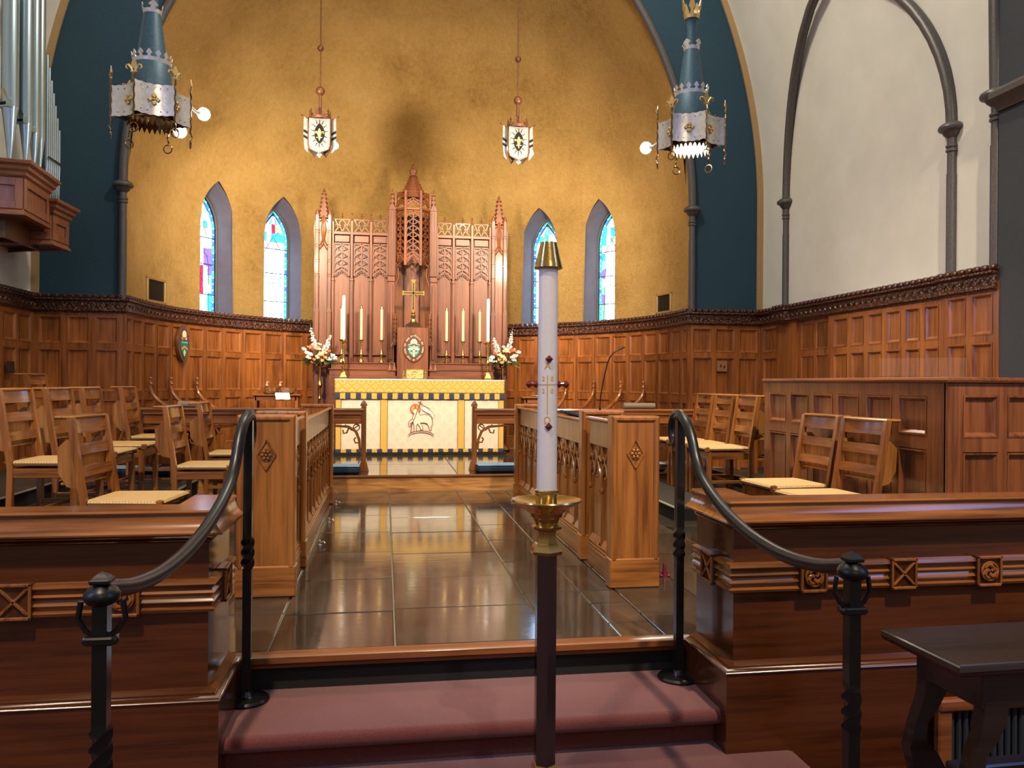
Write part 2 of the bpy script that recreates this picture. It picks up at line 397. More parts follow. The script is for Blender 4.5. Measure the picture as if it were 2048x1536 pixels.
def glyph(ch):
    if ch in _tc: return _tc[ch]
    cu=bpy.data.curves.new('g','FONT'); cu.body=ch; cu.size=1.0; cu.extrude=.03; cu.align_x='CENTER'; cu.resolution_u=3
    o=bpy.data.objects.new('g',cu); COL.objects.link(o); dg=bpy.context.evaluated_depsgraph_get(); me=o.evaluated_get(dg).to_mesh()
    r=([v.co.copy() for v in me.vertices],[tuple(p.vertices) for p in me.polygons]); bpy.data.objects.remove(o); bpy.data.curves.remove(cu); _tc[ch]=r; return r
def put_glyph(m,ch,T):
    v,f=glyph(ch); m.add([T@x for x in v],f)
# ------------------------------------------------------------------ floors and steps
AX,AY,AR=0.4,9.1,3.13      # apse axis, centre of its curve, radius
fl=struct(M().box(-3.75,4.55,3.40,8.25,-.5,-.016).build('floor','grout'))
def slates(par,xs,rows,z,seed,mat='slate',jit=.0015):
    rnd=random.Random(seed)
    for (x0,x1) in xs:
        for (y0,y1) in rows(x0,rnd):
            g=.0042; w,h=x1-x0-2*g,y1-y0-2*g
            m=M().box(-w/2,w/2,-h/2,h/2,-.016,0,.0035); o=m.build('slate',mat,par,((x0+x1)/2,(y0+y1)/2,z+rnd.uniform(-jit,jit)))
def cuts(vals):
    return lambda x0,rnd: list(zip(vals[:-1],vals[1:]))
slates(fl,[(-.47,.05)],cuts([3.40,3.92,4.57,5.3,6.0,6.75,7.5,8.2]),0,1)
slates(fl,[(.05,.725)],cuts([3.40,3.95,4.57,5.22,5.95,6.6,7.4,8.2]),0,2)
slates(fl,[(.725,1.03)],cuts([3.40,4.17,4.9,5.6,6.2,6.9,7.6,8.2]),0,3)
slates(fl,[(1.03,1.23)],cuts([3.40,3.60,3.93,4.17,4.75,5.5,6.2,7.0,8.2]),0,4)
slates(fl,[(1.23,1.62)],cuts([3.36,3.74,4.17,4.7,5.3,6.0,6.9,8.2]),0,5)
slates(fl,[(-.76,-.47)],cuts([3.40,3.95,4.2,5.0,6.0,7.1,8.2]),0,6)
def rnd_rows(x0,rnd):
    y=3.36; o=[]
    while y<8.15:
        y2=min(8.2,y+rnd.uniform(.45,.75)); 
        if 8.2-y2<.2: y2=8.2
        o.append((y,y2)); y=y2
    return o
slates(fl,[(-3.6,-2.9),(-2.9,-2.35),(-2.35,-1.8),(-1.8,-1.25),(-1.25,-.76)],rnd_rows,0,8)
slates(fl,[(1.62,2.15),(2.15,2.8),(2.8,3.4),(3.4,3.9),(3.9,4.4)],rnd_rows,0,9)
# oak nosing at the head of the carpeted steps
np_=[(0,-.0),(0.05,.002),(.066,-.006),(.066,-.03),(.055,-.038),(.03,-.042),(.03,-.06),(0,-.06)]
struct(M().sweep([(d,z) for d,z in np_],[(-.60,3.40),(1.34,3.40)]).build('trim_1','nosingoak'))
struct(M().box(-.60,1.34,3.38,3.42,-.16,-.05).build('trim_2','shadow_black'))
# carpeted steps
def carpet_step(name,x0,x1,yb,yf,z,zr):
    nose=[(yb,z-.035),(yb,z),(yf+.03,z)]+[(yf+.03-.03*math.sin(R(a)),z-.03+.03*math.cos(R(a))) for a in (20,45,70,90,110,135,160)]+[(yf+.03,z-.065),(yf+.075,z-.07),(yf+.075,zr),(yb,zr)]
    return struct(M().prism(nose,x0,x1,plane='YZ').build(name,'carpet'))
st=carpet_step('floor.001',-.60,1.335,3.42,2.93,-.15,-.30)
def round_step():
    x0,x1,yb,yf,z,zr=-.80,1.58,3.10,2.56,-.30,-.45; m=M(); r=.16
    out=[(x0,yb)]+[(x0+r-r*math.cos(R(a)),yf+r-r*math.sin(R(a))) for a in range(0,91,15)]+[(x1-r+r*math.sin(R(a)),yf+r-r*math.cos(R(a))) for a in range(0,91,15)]+[(x1,yb)]
    cx,cy=(x0+x1)/2,(yb+.3)
    lay=[(0,zr,.06),(0,z-.07,.06),(0,z-.06,.01),(0,z-.045,-.0),(0,z-.02,.003),(0,z-.006,.015),(0,z,.04)]
    vs=[];n=len(out)
    for _,zz,ins in lay:
        for x,y in out:
            dx,dy=cx-x,cy-y; L=math.hypot(dx,dy); vs.append((x+dx/L*ins,y+dy/L*ins,zz))
    fs=[]
    for i in range(len(lay)-1):
        for j in range(n-1): a=i*n+j; fs.append((a,a+1,a+n+1,a+n))
    fs.append(tuple((len(lay)-1)*n+j for j in range(n))); m.add(vs,fs)
    struct(m.build('floor.002','carpet'))
round_step()
struct(M().box(-6,8,-4,3.1,-.50,-.45).build('floor.003','carpet'))
# sanctuary platform: oak riser with slate top
sf=struct(M().box(-3.1,3.9,8.24,12.3,0,.145).build('floor.004','grout'))
M().box(-3.58,4.38,8.215,8.24,.0,.135).build('riser_board','stepoak',sf)
M().sweep([(0,.165),(.028,.165),(.04,.155),(.04,.143),(.028,.135),(0,.135)],[(-3.58,8.24),(4.38,8.24)]).build('nosing','nosingoak',sf)
slates(sf,[(-2.6,-1.4),(-1.4,-.3),(-.3,.75),(.75,1.9),(1.9,3.4)],cuts([8.24,9.3,10.4,11.4]),.163,11,'slate',.0008)
for x0,x1,z,y0,nm_ in ((2.33,3.42,.106,6.20,'a'),(3.43,4.30,.212,6.9,'b')):
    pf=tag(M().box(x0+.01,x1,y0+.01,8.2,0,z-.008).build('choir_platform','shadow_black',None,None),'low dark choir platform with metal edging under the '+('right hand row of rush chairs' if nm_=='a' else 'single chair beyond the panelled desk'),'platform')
    M().box(x0+.03,x1,y0+.03,8.2,z-.008,z,.002).build('platform_top','rubber_floor',pf)
    M().box(x0-.004,x0+.03,y0,8.2,z-.006,z+.0005).build('edge_strip','grey_trim',pf)
    M().box(x0-.004,x0+.05,y0-.004,y0+.012,.004,z).build('corner_plate','grey_trim',pf)
for x0,x1,z,y0 in ((-2.70,-1.80,.14,4.3),(-3.52,-2.72,.25,4.3)):
    pf=tag(M().box(x0,x1-.01,y0+.01,8.2,0,z-.008).build('choir_platform','shadow_black'),'low dark choir platform under the '+('crowded middle row of rush chairs' if z<.2 else 'rearmost chair by the panelled wall'),'platform')
    M().box(x0,x1-.03,y0+.03,8.2,z-.008,z,.002).build('platform_top','rubber_floor',pf)
    M().box(x1-.03,x1+.004,y0,8.2,z-.006,z+.0005).build('edge_strip','grey_trim',pf)
# ------------------------------------------------------------------ wainscot
_pm={}
def panel_mesh(w,h,mat):
    k=(round(w,2),round(h,2),mat)
    if k in _pm: return _pm[k]
    m=M(); w2=w/2
    rings=[(0,-.003),(.010,-.003),(.013,.004),(.022,.012),(.028,.018)]
    vs=[]
    for ins,y in rings: vs+=[(-w2+ins,y,ins),(w2-ins,y,ins),(w2-ins,y,h-ins),(-w2+ins,y,h-ins)]
    fs=[]
    for i in range(len(rings)-1):
        for j in range(4): fs.append((i*4+j,i*4+(j+1)%4,(i+1)*4+(j+1)%4,(i+1)*4+j))
    n=4*(len(rings)-1); fs.append((n,n+1,n+2,n+3)); m.add(vs,fs)
    me=m.mesh('panel',mat,25); _pm[k]=me; return me
def panelled(name,p0,p1,cols,rows,z0,z1,woodp,parent=None,thick=.03,is_struct=True):
    d=Vector((p1[0]-p0[0],p1[1]-p0[1],0)); L=d.length; ang=math.atan2(d.y,d.x); m=M()
    m.box(0,L,.019,thick,z0,z1)
    # stiles and rails round the openings
    xs=[0]
    for a,b in cols: xs+=[a,b]
    xs.append(L)
    for i in range(0,len(xs),2): m.box(xs[i],xs[i+1],0,.02,z0,z1)
    for a,b in cols:
        zz=[z0]
        for c,e in sorted(rows): zz+=[c,e]
        zz.append(z1)
        for i in range(0,len(zz),2): m.box(a,b,0,.02,zz[i],zz[i+1])
    o=m.build(name,woodp+'Z',parent,(p0[0],p0[1],0),ang)
    if is_struct: struct(o)
    for a,b in cols:
        for c,e in rows:
            pm=panel_mesh(b-a,e-c,woodp+'Z'); q=put('panel',pm,o,((a+b)/2,0,c))
            q.scale=((b-a)/round(b-a,2),1,(e-c)/round(e-c,2))
    return o
def eqcols(L,n,st=.055,e0=None,e1=None):
    e0=st if e0 is None else e0; e1=st if e1 is None else e1
    w=(L-e0-e1-st*(n-1))/n; return [(e0+i*(w+st),e0+i*(w+st)+w) for i in range(n)]
ROWS=[(1.485,1.765),(.985,1.425),(.30,.90)]
# left choir wall, left of the apse arch, apse facets, right of the arch, right choir wall
XL,XR,YA=-3.60,4.40,8.90; RW=3.075
panelled('wall_left',(XL+.04,4.2),(XL+.04,YA-.04),eqcols(YA-4.24,14,.06),ROWS,0,1.83,'oak')
panelled('wall_left_of_apse',(XL+.04,YA-.04),(AX-RW-.031,YA-.04),[(.04,.26),(.315,.535),(.59,.81)],ROWS,0,1.83,'oak')
NF=30
pts=[(AX+RW*math.cos(PI-PI*i/NF),AY+RW*math.sin(PI-PI*i/NF)) for i in range(NF+1)]
for i in range(NF):
    L=math.dist(pts[i],pts[i+1]); panelled('wall_apse_facet',pts[i],pts[i+1],[(.028,L-.028)],ROWS,.1,1.83,'oak')
panelled('wall_right_of_apse',(3.506,YA-.04),(XR-.04,YA-.04),[(.02,.26),(.305,.545),(.59,.83)],ROWS,0,1.83,'oak')
# right wall: pilaster, doors, long run, taller proud bay
panelled('wall_right',(XR-.04,8.86),(XR-.04,8.02),[(.08,.42)],ROWS,0,1.83,'oak')
panelled('wall_right.001',(XR-.015,8.02),(XR-.015,7.38),[(.06,.31),(.36,.60)],ROWS,0,1.83,'oak')
_e=[7.38,7.29,7.05,6.99,6.78,6.72,6.51,6.45,6.25,6.19,6.00,5.94,5.77,5.71]
panelled('wall_right.002',(XR-.045,7.38),(XR-.045,5.70),[(7.38-7.29,7.38-7.05),(7.38-6.99,7.38-6.78),(7.38-6.72,7.38-6.51),(7.38-6.45,7.38-6.25),(7.38-6.19,7.38-6.00),(7.38-5.94,7.38-5.77)],ROWS,0,1.83,'oak')
panelled('wall_right.003',(XR-.075,5.70),(XR-.075,5.10),[(.07,.27),(.33,.54)],[(1.49,1.79),(.985,1.43),(.30,.90)],0,1.87,'oak')
struct(M().box(XR-.01,XR+.1,5.1,8.9,0,1.95).build('wall_right.004','oakZ'))
for s in (-1,1):
    panelled('wall_apse_return',(AX+s*RW,YA-.04) if s<0 else (AX+RW,AY+.01),(AX+s*RW,AY+.01) if s<0 else (AX+RW,YA-.04),[(.05,.20)],ROWS,.0,1.83,'oak')
# carved cornice
cp=[(XL+.04,4.2),(XL+.04,YA-.04),(AX-RW,YA-.04)]+pts[1:-1]+[(AX+RW,YA-.04),(XR-.04,YA-.04),(XR-.04,8.42),(XR-.10,8.40),(XR-.10,8.16),(XR-.04,8.14),(XR-.045,5.72),(XR-.075,5.70),(XR-.075,5.12)]
cpro=[(-.06,1.80),(.006,1.80),(.012,1.815),(.030,1.822),(.030,1.834),(.020,1.842),(.020,1.915),(.034,1.922),(.050,1.932),(.050,1.948),(.030,1.952),(-.06,1.952)]
co=struct(M().sweep(cpro,cp).build('trim_3','carved'))
# crest blocks, one by one, and carved leaves of the frieze
def along(path,step):
    out=[];acc=step/2
    for a,b in zip(path,path[1:]):
        L=math.dist(a,b); 
        while acc<L:
            t=acc/L; out.append((a[0]+(b[0]-a[0])*t,a[1]+(b[1]-a[1])*t,math.atan2(b[1]-a[1],b[0]-a[0]))); acc+=step
        acc-=L
    return out
cb=M().box(-.026,.026,-.045,.03,1.950,1.992,.009).mesh('crest_block','carved')
for i,(x,y,a) in enumerate(along(cp,.078)):
    if i<300: put('crest_block',cb,co,(x,y,0),a)
m=M()
for i,(x,y,a) in enumerate(along(cp,.046)):
    T=Matrix.Translation((x,y,1.879))@Matrix.Rotation(a,4,'Z')@Matrix.Translation((0,-.022,0))@Matrix.Rotation(R(50 if i%2 else -50),4,'Y')
    m.add([T@Vector(v) for v in [(-.028,0,0),(0,0,.011),(.028,0,0),(0,0,-.011),(0,-.014,0)]],[(0,1,4),(1,2,4),(2,3,4),(3,0,4)])
tag(m.build('leaf_carving','carved',co),kind='stuff')
# ------------------------------------------------------------------ apse wall with lancets, half dome
ZS=3.2; DR,DW=4.2,AR
def rad(z): return AR if z<=ZS else prof_in(z-ZS,DR,DW)
WIN=[145.5,126.1,54.0,35.2]; WH=R(5.25)
def wtop(th):
    for w in WIN:
        d=abs(th-R(w))
        if d<=WH+1e-6:
            x=d*AR; w2=WH*AR; h=.56; r=(h*h+w2*w2)/(2*w2); c=r-w2
            return 3.14+math.sqrt(max(r*r-(x+c)**2,0))
    return None
ths=sorted(set([round(R(180)*i/120,5) for i in range(121)]+[round(R(w)+WH*k/8,5) for w in WIN for k in range(-8,9)]))
m=M()
for a,b in zip(ths,ths[1:]):
    mid=(a+b)/2; wa=wtop(a) if wtop(mid) else None; wb=wtop(b) if wtop(mid) else None
    za=wa if wa else 1.7; zb=wb if wb else 1.7; K=6 if not wa else 2
    for k in range(K):
        z1a=za+(3.8-za)*k/K; z2a=za+(3.8-za)*(k+1)/K; z1b=zb+(3.8-zb)*k/K; z2b=zb+(3.8-zb)*(k+1)/K
        p=lambda t,z:(AX+rad(z)*math.cos(t),AY+rad(z)*math.sin(t),z)
        m.add([p(a,z1a),p(b,z1b),p(b,z2b),p(a,z2a)],[(0,1,2,3)])
m.box(AX-AR-.01,AX-AR+.01,8.95,AY+.02,1.7,3.8); m.box(AX+AR-.01,AX+AR+.01,8.95,AY+.02,1.7,3.8)
struct(m.build('wall_apse','gold_plaster',ang=60))
zz=[3.8+ (7.26-3.8)*i/30 for i in range(31)]
m=M().lathe([(max(rad(z),.01),z) for z in zz],AX,AY,72,0,0,PI)
# short barrel between the arch and the half dome
for i in range(30):
    z1,z2=zz[i],zz[i+1]
    for s in (-1,1): m.add([(AX+s*rad(z1),8.95,z1),(AX+s*rad(z1),AY+.005,z1),(AX+s*rad(z2),AY+.005,z2),(AX+s*rad(z2),8.95,z2)],[(0,1,2,3)])
struct(m.build('ceiling_apse','gold_plaster',ang=60))
# outer shell so that no light leaks in
struct(M().lathe([(3.9,0),(3.9,7.6),(.01,7.6)],AX,AY+.1,24,0,0,PI).build('wall_outer','white_plaster'))
# windows: splayed reveal, frame, leaded coloured glass
def outline(half,rise,zs,sill,n=9):
    r=(rise*rise+half*half)/(2*half); c=r-half; o=[(-half,sill),(-half,(sill+zs)/2)]
    o+=[(-(math.sqrt(max(r*r-(rise*i/n)**2,0))-c),zs+rise*i/n) for i in range(n)]
    o.append((0,zs+rise)); o+=[(-x,z) for x,z in reversed(o[:-1])]; return o
COLS=[0,1,2,3]
for wi,w in enumerate(WIN):
    t=R(w); cx,cy=AX+AR*math.cos(t),AY+AR*math.sin(t); rz=t-PI/2   # local +y outward
    win=struct(thing('window_%d'%(wi+1),None,None,(cx,cy,0),rz)); 
    wo=outline(WH*AR,.56,3.14,1.75); wi_=outline(.225,.46,3.10,1.75); 
    m=M(); n=len(wo); vs=[]
    for x,z in wo:
        # on the curved wall
        tt=t-x/AR; px,py=AX+AR*math.cos(tt)-cx,AY+AR*math.sin(tt)-cy
        lx=px*math.cos(-rz)-py*math.sin(-rz); ly=px*math.sin(-rz)+py*math.cos(-rz); vs.append((lx,ly-.004,z))
    vs+=[(x,.25,z) for x,z in wi_]
    m.add(vs,[(i,i+1,n+i+1,n+i) for i in range(n-1)]); m.build('reveal','reveal_plaster',win,ang=50)
    m=M(); m.tube([(x,.235,z) for x,z in wi_],.014,6); m.tube([(x*1.07,.205,z+(.015 if z>3.3 else 0)) for x,z in wi_],.008,6); m.build('window_frame','pewter',win)
    m=M(); m.prism([(x*1.1,z) for x,z in wi_],.285,.30); m.build('leading','lead',win)
    # panes
    inn=outline(.152,.335,3.095,1.9); outr=outline(.186,.39,3.10,1.86)
    rnd=random.Random(wi+3)
    def border(side):
        pass
    pm={}
    def pane(poly,mat,y0=.270,y1=.282):
        M().prism(poly,y0,y1).build('pane',mat,win)
    def arch_x(z,half,rise,zs):
        if z<=zs: return half
        r=(rise*rise+half*half)/(2*half); return max(math.sqrt(max(r*r-(z-zs)**2,0))-(r-half),0)
    zb=1.9
    zs_=[1.9+.082*i for i in range(20)]+[3.54]
    for i in range(len(zs_)-1):
        a,b=zs_[i]+.004,zs_[i+1]-.004
        for s in (-1,1):
            xo1,xo2=arch_x(a,.222,.45,3.1),arch_x(b,.222,.45,3.1); xi1,xi2=max(xo1-.042,0),max(xo2-.042,0)
            if xo1-xi1<.004: continue
            poly=[(s*xi1,a),(s*xo1,a),(s*xo2,b),(s*xi2,b)]
            pane(poly,'pane_cyan' if (wi in (1,3) and i%3) or i%4==3 else 'pane_blue')
            xm=(xo1+xi1)/2; 
            if b-a>.05: pane([(s*xm-.009,a-.006),(s*xm+.009,a-.006),(s*xm+.009,a+.012),(s*xm-.009,a+.012)],'pane_yellow',.265,.271)
    # inner field: irregular leaded quarries
    nz=13; cols=5
    jz=[[1.9+1.57*i/nz+(0 if i in(0,nz) else rnd.uniform(-.02,.02)) for j in range(cols+1)] for i in range(nz+1)]
    for i in range(nz):
        for j in range(cols):
            def pt(i,j):
                z=jz[i][j]; h=max(arch_x(z,.180,.40,3.08),0); return (-h+2*h*j/cols+(rnd_x[i][j] if 0<j<cols else 0),z)
            if i==0 and j==0: rnd_x=[[rnd.uniform(-.012,.012) for _ in range(cols+1)] for _ in range(nz+1)]
            q=[pt(i,j),pt(i,j+1),pt(i+1,j+1),pt(i+1,j)]
            cxx=sum(p[0] for p in q)/4; czz=sum(p[1] for p in q)/4; q=[(cxx+(x-cxx)*.93,czz+(z-czz)*.95) for x,z in q]
            if abs(q[0][0]-q[1][0])<.01: continue
            mt='pane_white'; r=rnd.random()
            side=j in(0,cols-1)
            if i>=nz-3: mt=rnd.choice(['pane_pale','pane_cyan','pane_white','pane_pink' if wi==1 else 'pane_green'])
            elif i==nz-4: mt='pane_pink' if j in (1,3) else 'pane_pale'
            elif side: mt=rnd.choice(['pane_pale','pane_cyan','pane_violet','pane_green'] if wi in (0,3) else ['pane_white','pane_pale'])
            elif r<.16: mt='pane_pale'
            if wi==0 and i in (3,4,5) and j in (1,2): mt='pane_red'
            if wi==0 and i in (6,7) and j in (3,4): mt='pane_violet'
            if wi==1 and i==nz-2: mt='pane_red' if j==2 else 'pane_yellow' if j==3 else mt
            pane(q,mt)
    m=M(); 
    for z in (2.25,2.65,3.0): m.box(-.22,.22,.257,.265,z-.005,z+.005)
    m.build('saddle_bar','lead',win)
    # lead lines of the standing figure
    m=M(); L=lambda pts,r=.0028: m.tube([(x,.262,z) for x,z in pts],r*1.5,4)
    m.tube([(.058*math.cos(R(20*i)),.262,2.86+.058*math.sin(R(20*i))) for i in range(18)],.003,4,closed=True)
    m.tube([(.038*math.cos(R(20*i)),.262,2.86+.048*math.sin(R(20*i))) for i in range(18)],.0025,4,closed=True)
    m.tube([(.07*math.cos(R(20*i)),.262,3.25+.07*math.sin(R(20*i))) for i in range(18)],.003,4,closed=True)
    for q in (-1,1):
        L([(q*.03,2.81),(q*.09,2.76),(q*.125,2.6),(q*.12,2.35),(q*.13,2.1),(q*.12,1.93)]); L([(q*.12,2.6),(q*.06,2.5),(q*.01,2.52)]); L([(q*.10,2.45),(q*.05,2.40),(0,2.46)])
        L([(q*.17,2.9),(q*.08,3.05),(0,3.17)]); L([(q*.04,2.4),(q*.055,2.2),(q*.04,1.95)])
    L([(0,2.75),(-.02,2.6),(.01,2.45)]); L([(.0,2.35),(.015,2.1),(0,1.93)]); L([(-.17,1.99),(.17,1.99)])
    m.build('lead_line','lead',win)
# ------------------------------------------------------------------ arch wall, choir walls and vault
def arch_band(y0,y1,r_in,r_out,z_in0,z_out0,mat,name,zbase=1.75):
    # wall between the inner arch and the vault curve, both sides and over the top
    m=M(); H=[zbase,2.4,3.2]+[3.2+4.05*i/40 for i in range(1,41)]
    def xi(z): return AR if z<=3.2 else prof_in(z-3.2,4.2,AR)
    def xo(z): return 4.0 if z<=3.2 else max(prof_in(z-3.2,6.4,4.0),0)
    for s in (-1,1):
        for a,b in zip(H,H[1:]):
            m.add([(AX+s*xi(a),y0,a),(AX+s*xo(a)+s*.05,y0,a),(AX+s*xo(b)+s*.05,y0,b),(AX+s*xi(b),y0,b)],[(0,1,2,3)])
    T=[7.25+ (9.2-7.25)*i/16 for i in range(17)]
    for a,b in zip(T,T[1:]): m.add([(AX-xo(a)-.05,y0,a),(AX+xo(a)+.05,y0,a),(AX+xo(b)+.05,y0,b),(AX-xo(b)-.05,y0,b)],[(0,1,2,3)])
    return struct(m.build(name,mat))
arch_band(8.90,8.95,0,0,0,0,'navy_wall','wall_apse_arch')
VP=[(4.0,1.7),(4.0,3.2)]+[(prof_in(6*i/40,6.4,4.0) if 6*i/40<5.93 else 0,3.2+min(6*i/40,5.93)) for i in range(1,41)]
for s,nme in ((-1,'ceiling_left'),(1,'ceiling_right')):
    m=M()
    for (a,za),(b,zb2) in zip(VP,VP[1:]):
        ys=[5.15,5.67,6.3,7.0,7.7,8.3,8.95] if s>0 else [3.0,5,7,8.95]
        for y0,y1 in zip(ys,ys[1:]): m.add([(AX+s*a,y0,za),(AX+s*a,y1,za),(AX+s*b,y1,zb2),(AX+s*b,y0,zb2)],[(0,1,2,3)])
    struct(m.build(nme,'white_plaster',ang=60))
# tan painted strip along the outer edge of the arch wall
for s in (-1,1):
    pth=[(AX+s*4.0,2.0)]+[(AX+s*max(a,0),z) for a,z in VP[1:30]]; m=M()
    for (a,za),(b,zb2) in zip(pth,pth[1:]):
        m.add([(a-s*.072,8.90,za),(a-s*.072,8.875,za),(a+s*.01,8.875,za),(a+s*.01,8.9,za),(b-s*.072,8.90,zb2),(b-s*.072,8.875,zb2),(b+s*.01,8.875,zb2),(b+s*.01,8.9,zb2)],[(0,1,5,4),(1,2,6,5),(2,3,7,6)])
    struct(m.build('trim_4' if s<0 else 'trim_5','tan_strip'))
# engaged shafts with capitals and ribs
CAP=[(.036,-.36),(.036,-.17),(.047,-.165),(.047,-.15),(.038,-.145),(.038,-.135),(.047,-.13),(.047,-.115),(.036,-.11),(.036,-.06),(.045,-.05),(.062,-.035),(.075,-.01),(.098,0),(.104,.018),(.098,.035),(.07,.055),(.05,.065)]
def shaft(nme,x,y,zc,rib,r=1.0,z0=1.95,label=None):
    s=struct(thing(nme,None,None,(x,y,0)))
    M().tube([(0,0,z0),(0,0,zc-.34)],.040*r,12).build('shaft','pewter',s)
    M().lathe([(a*r,zc+b) for a,b in CAP],0,0,16).build('capital','pewter',s)
    if rib: M().tube([(p[0]-x,p[1]-y,p[2]) for p in rib],.046*r,10).build('rib','pewter',s,ang=50)
    return s
for s,nme in ((-1,'column_left'),(1,'column_right')):
    rib=[(AX+s*3.11,8.86,3.14)]+[(AX+s*(prof_in(.135*i,4.2,AR)-.02),8.86,3.2+.135*i) for i in range(0,31)]
    shaft(nme,AX+s*3.11,8.86,3.12,rib)
def wallrib(yc,sg):
    o=[]
    for i in range(0,13):
        dz=1.83*i/12; b=1.93-math.sqrt(1.93**2-dz*dz); o.append((4.385-.10*dz*dz,yc-sg*b,3.14+dz))
    return o
shaft('column_right.001',4.385,8.30,3.12,wallrib(8.30,1))
shaft('column_right.002',4.385,5.67,3.12,wallrib(5.67,-1))
shaft('column_right.003',4.36,5.17,3.20,[(4.36,5.17,3.2),(4.34,5.17,4.2),(4.28,5.17,5.0),(4.1,5.17,6.0)],1.15)
struct(M().box(4.33,5.3,2.2,5.12,0,7.5).build('wall_right_jamb','charcoal_wall'))
M().sweep([(0,3.08),(.02,3.08),(.05,3.13),(.09,3.16),(.09,3.2),(.06,3.23),(0,3.23)],[(4.33,5.12),(4.33,2.2)]).build('trim_6','pewter')
struct(bpy.data.objects['trim_6'])
# chancel screen walls continuing left and right of frame, roof over the nave end
# ------------------------------------------------------------------ chancel parapets
PP=[(-.13,-.45),(.045,-.45),(.045,.000),(.051,.006),(.045,.015),(.030,.022),(.030,.028),(.012,.036),(0,.040),
    (0,.545),(.008,.548),(.014,.555),(.008,.561),(.018,.564),(.026,.571),(.020,.578),(.044,.577),(.056,.581),(.057,.587),(.050,.591),(.036,.603),(.026,.620),(.021,.638),(.020,.646),(.026,.648),(.028,.654),(.022,.660),(-.13,.660)]
def swirl(m,x,z,r,T):
    for k in range(3):
        a0=120*k+20
        m.tube([T@Vector((x+rr*math.cos(R(a0+t)),-.016,z+rr*math.sin(R(a0+t)))) for rr,t in ((.004,0),(.012,10),(.020,30),(.026,60),(.029,95),(.026,130))],[.006,.008,.009,.009,.008,.004],6)
    m.tube([T@Vector((x+.036*math.cos(R(20*i)),-.014,z+.036*math.sin(R(20*i)))) for i in range(18)],.005,6,closed=True)
def parapet(nm_,label,path,bosses):
    # bosses: list of (segment index, distance, kind)
    t=thing(nm_,label,'parapet',(path[1][0],path[1][1],-.45)); ox,oy=path[1]
    P=[(x-ox,y-oy) for x,y in path]
    M().sweep([(d,z+.45) for d,z in PP[:13]+[(.0,.566),(-.13,.566)]],P).build('body','mahogX',t)
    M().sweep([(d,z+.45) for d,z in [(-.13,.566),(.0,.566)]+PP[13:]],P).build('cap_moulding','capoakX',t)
    # fluted band, broken by square bosses
    fz=[(0,.305),(.022,.308),(.026,.318),(.014,.326),(.014,.334),(.024,.344),(.014,.354),(.012,.362),(.024,.374),(.014,.384),(.014,.392),(.028,.404),(.024,.416),(0,.420)]
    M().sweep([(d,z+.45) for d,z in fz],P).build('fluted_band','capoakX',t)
    for seg,dist,kd in bosses:
        a,b=P[seg],P[seg+1]; L=math.dist(a,b); ux,uy=(b[0]-a[0])/L,(b[1]-a[1])/L; T=Matrix.Translation((a[0]+ux*dist,a[1]+uy*dist,.45+.364))@Matrix.Rotation(math.atan2(uy,ux),4,'Z')
        m=M(); h=.056; m.box(-h,h,-.030,0,-h-.006,h+.006,.003,T)
        bm_=M(); 
        for x0,x1,z0,z1 in ((-h,-h+.010,-h-.006,h+.006),(h-.010,h,-h-.006,h+.006),(-h,h,-h-.006,-h+.006),(-h,h,h-.006,h+.006)): bm_.box(x0,x1,-.040,-.029,z0,z1,.003,T)
        if kd=='x':
            for s in (1,-1): bm_.box(-.062,.062,-.038,-.029,-.005,.005,.002,T@Matrix.Rotation(R(45*s),4,'Y'))
        else: swirl(bm_,0,0,.04,T@Matrix.Translation((0,-.022,0)))
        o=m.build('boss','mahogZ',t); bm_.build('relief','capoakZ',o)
    return t
parapet('choir_parapet','dark polished wooden choir parapet left of the carpeted steps, capped by a mitred cove moulding',[(-3.5,2.93),(-.605,2.93),(-.605,3.30)],[(0,3.5-1.221,'x'),(0,3.5-.879,'s'),(0,3.5-1.60,'s'),(1,.17,'x')])
parapet('choir_parapet','dark polished wooden choir parapet right of the carpeted steps, behind the black table',[(1.34,3.30),(1.34,2.93),(4.28,2.93)],[(0,.37-.18,'x'),(1,.319,'s'),(1,.704,'x'),(1,1.083,'s')])
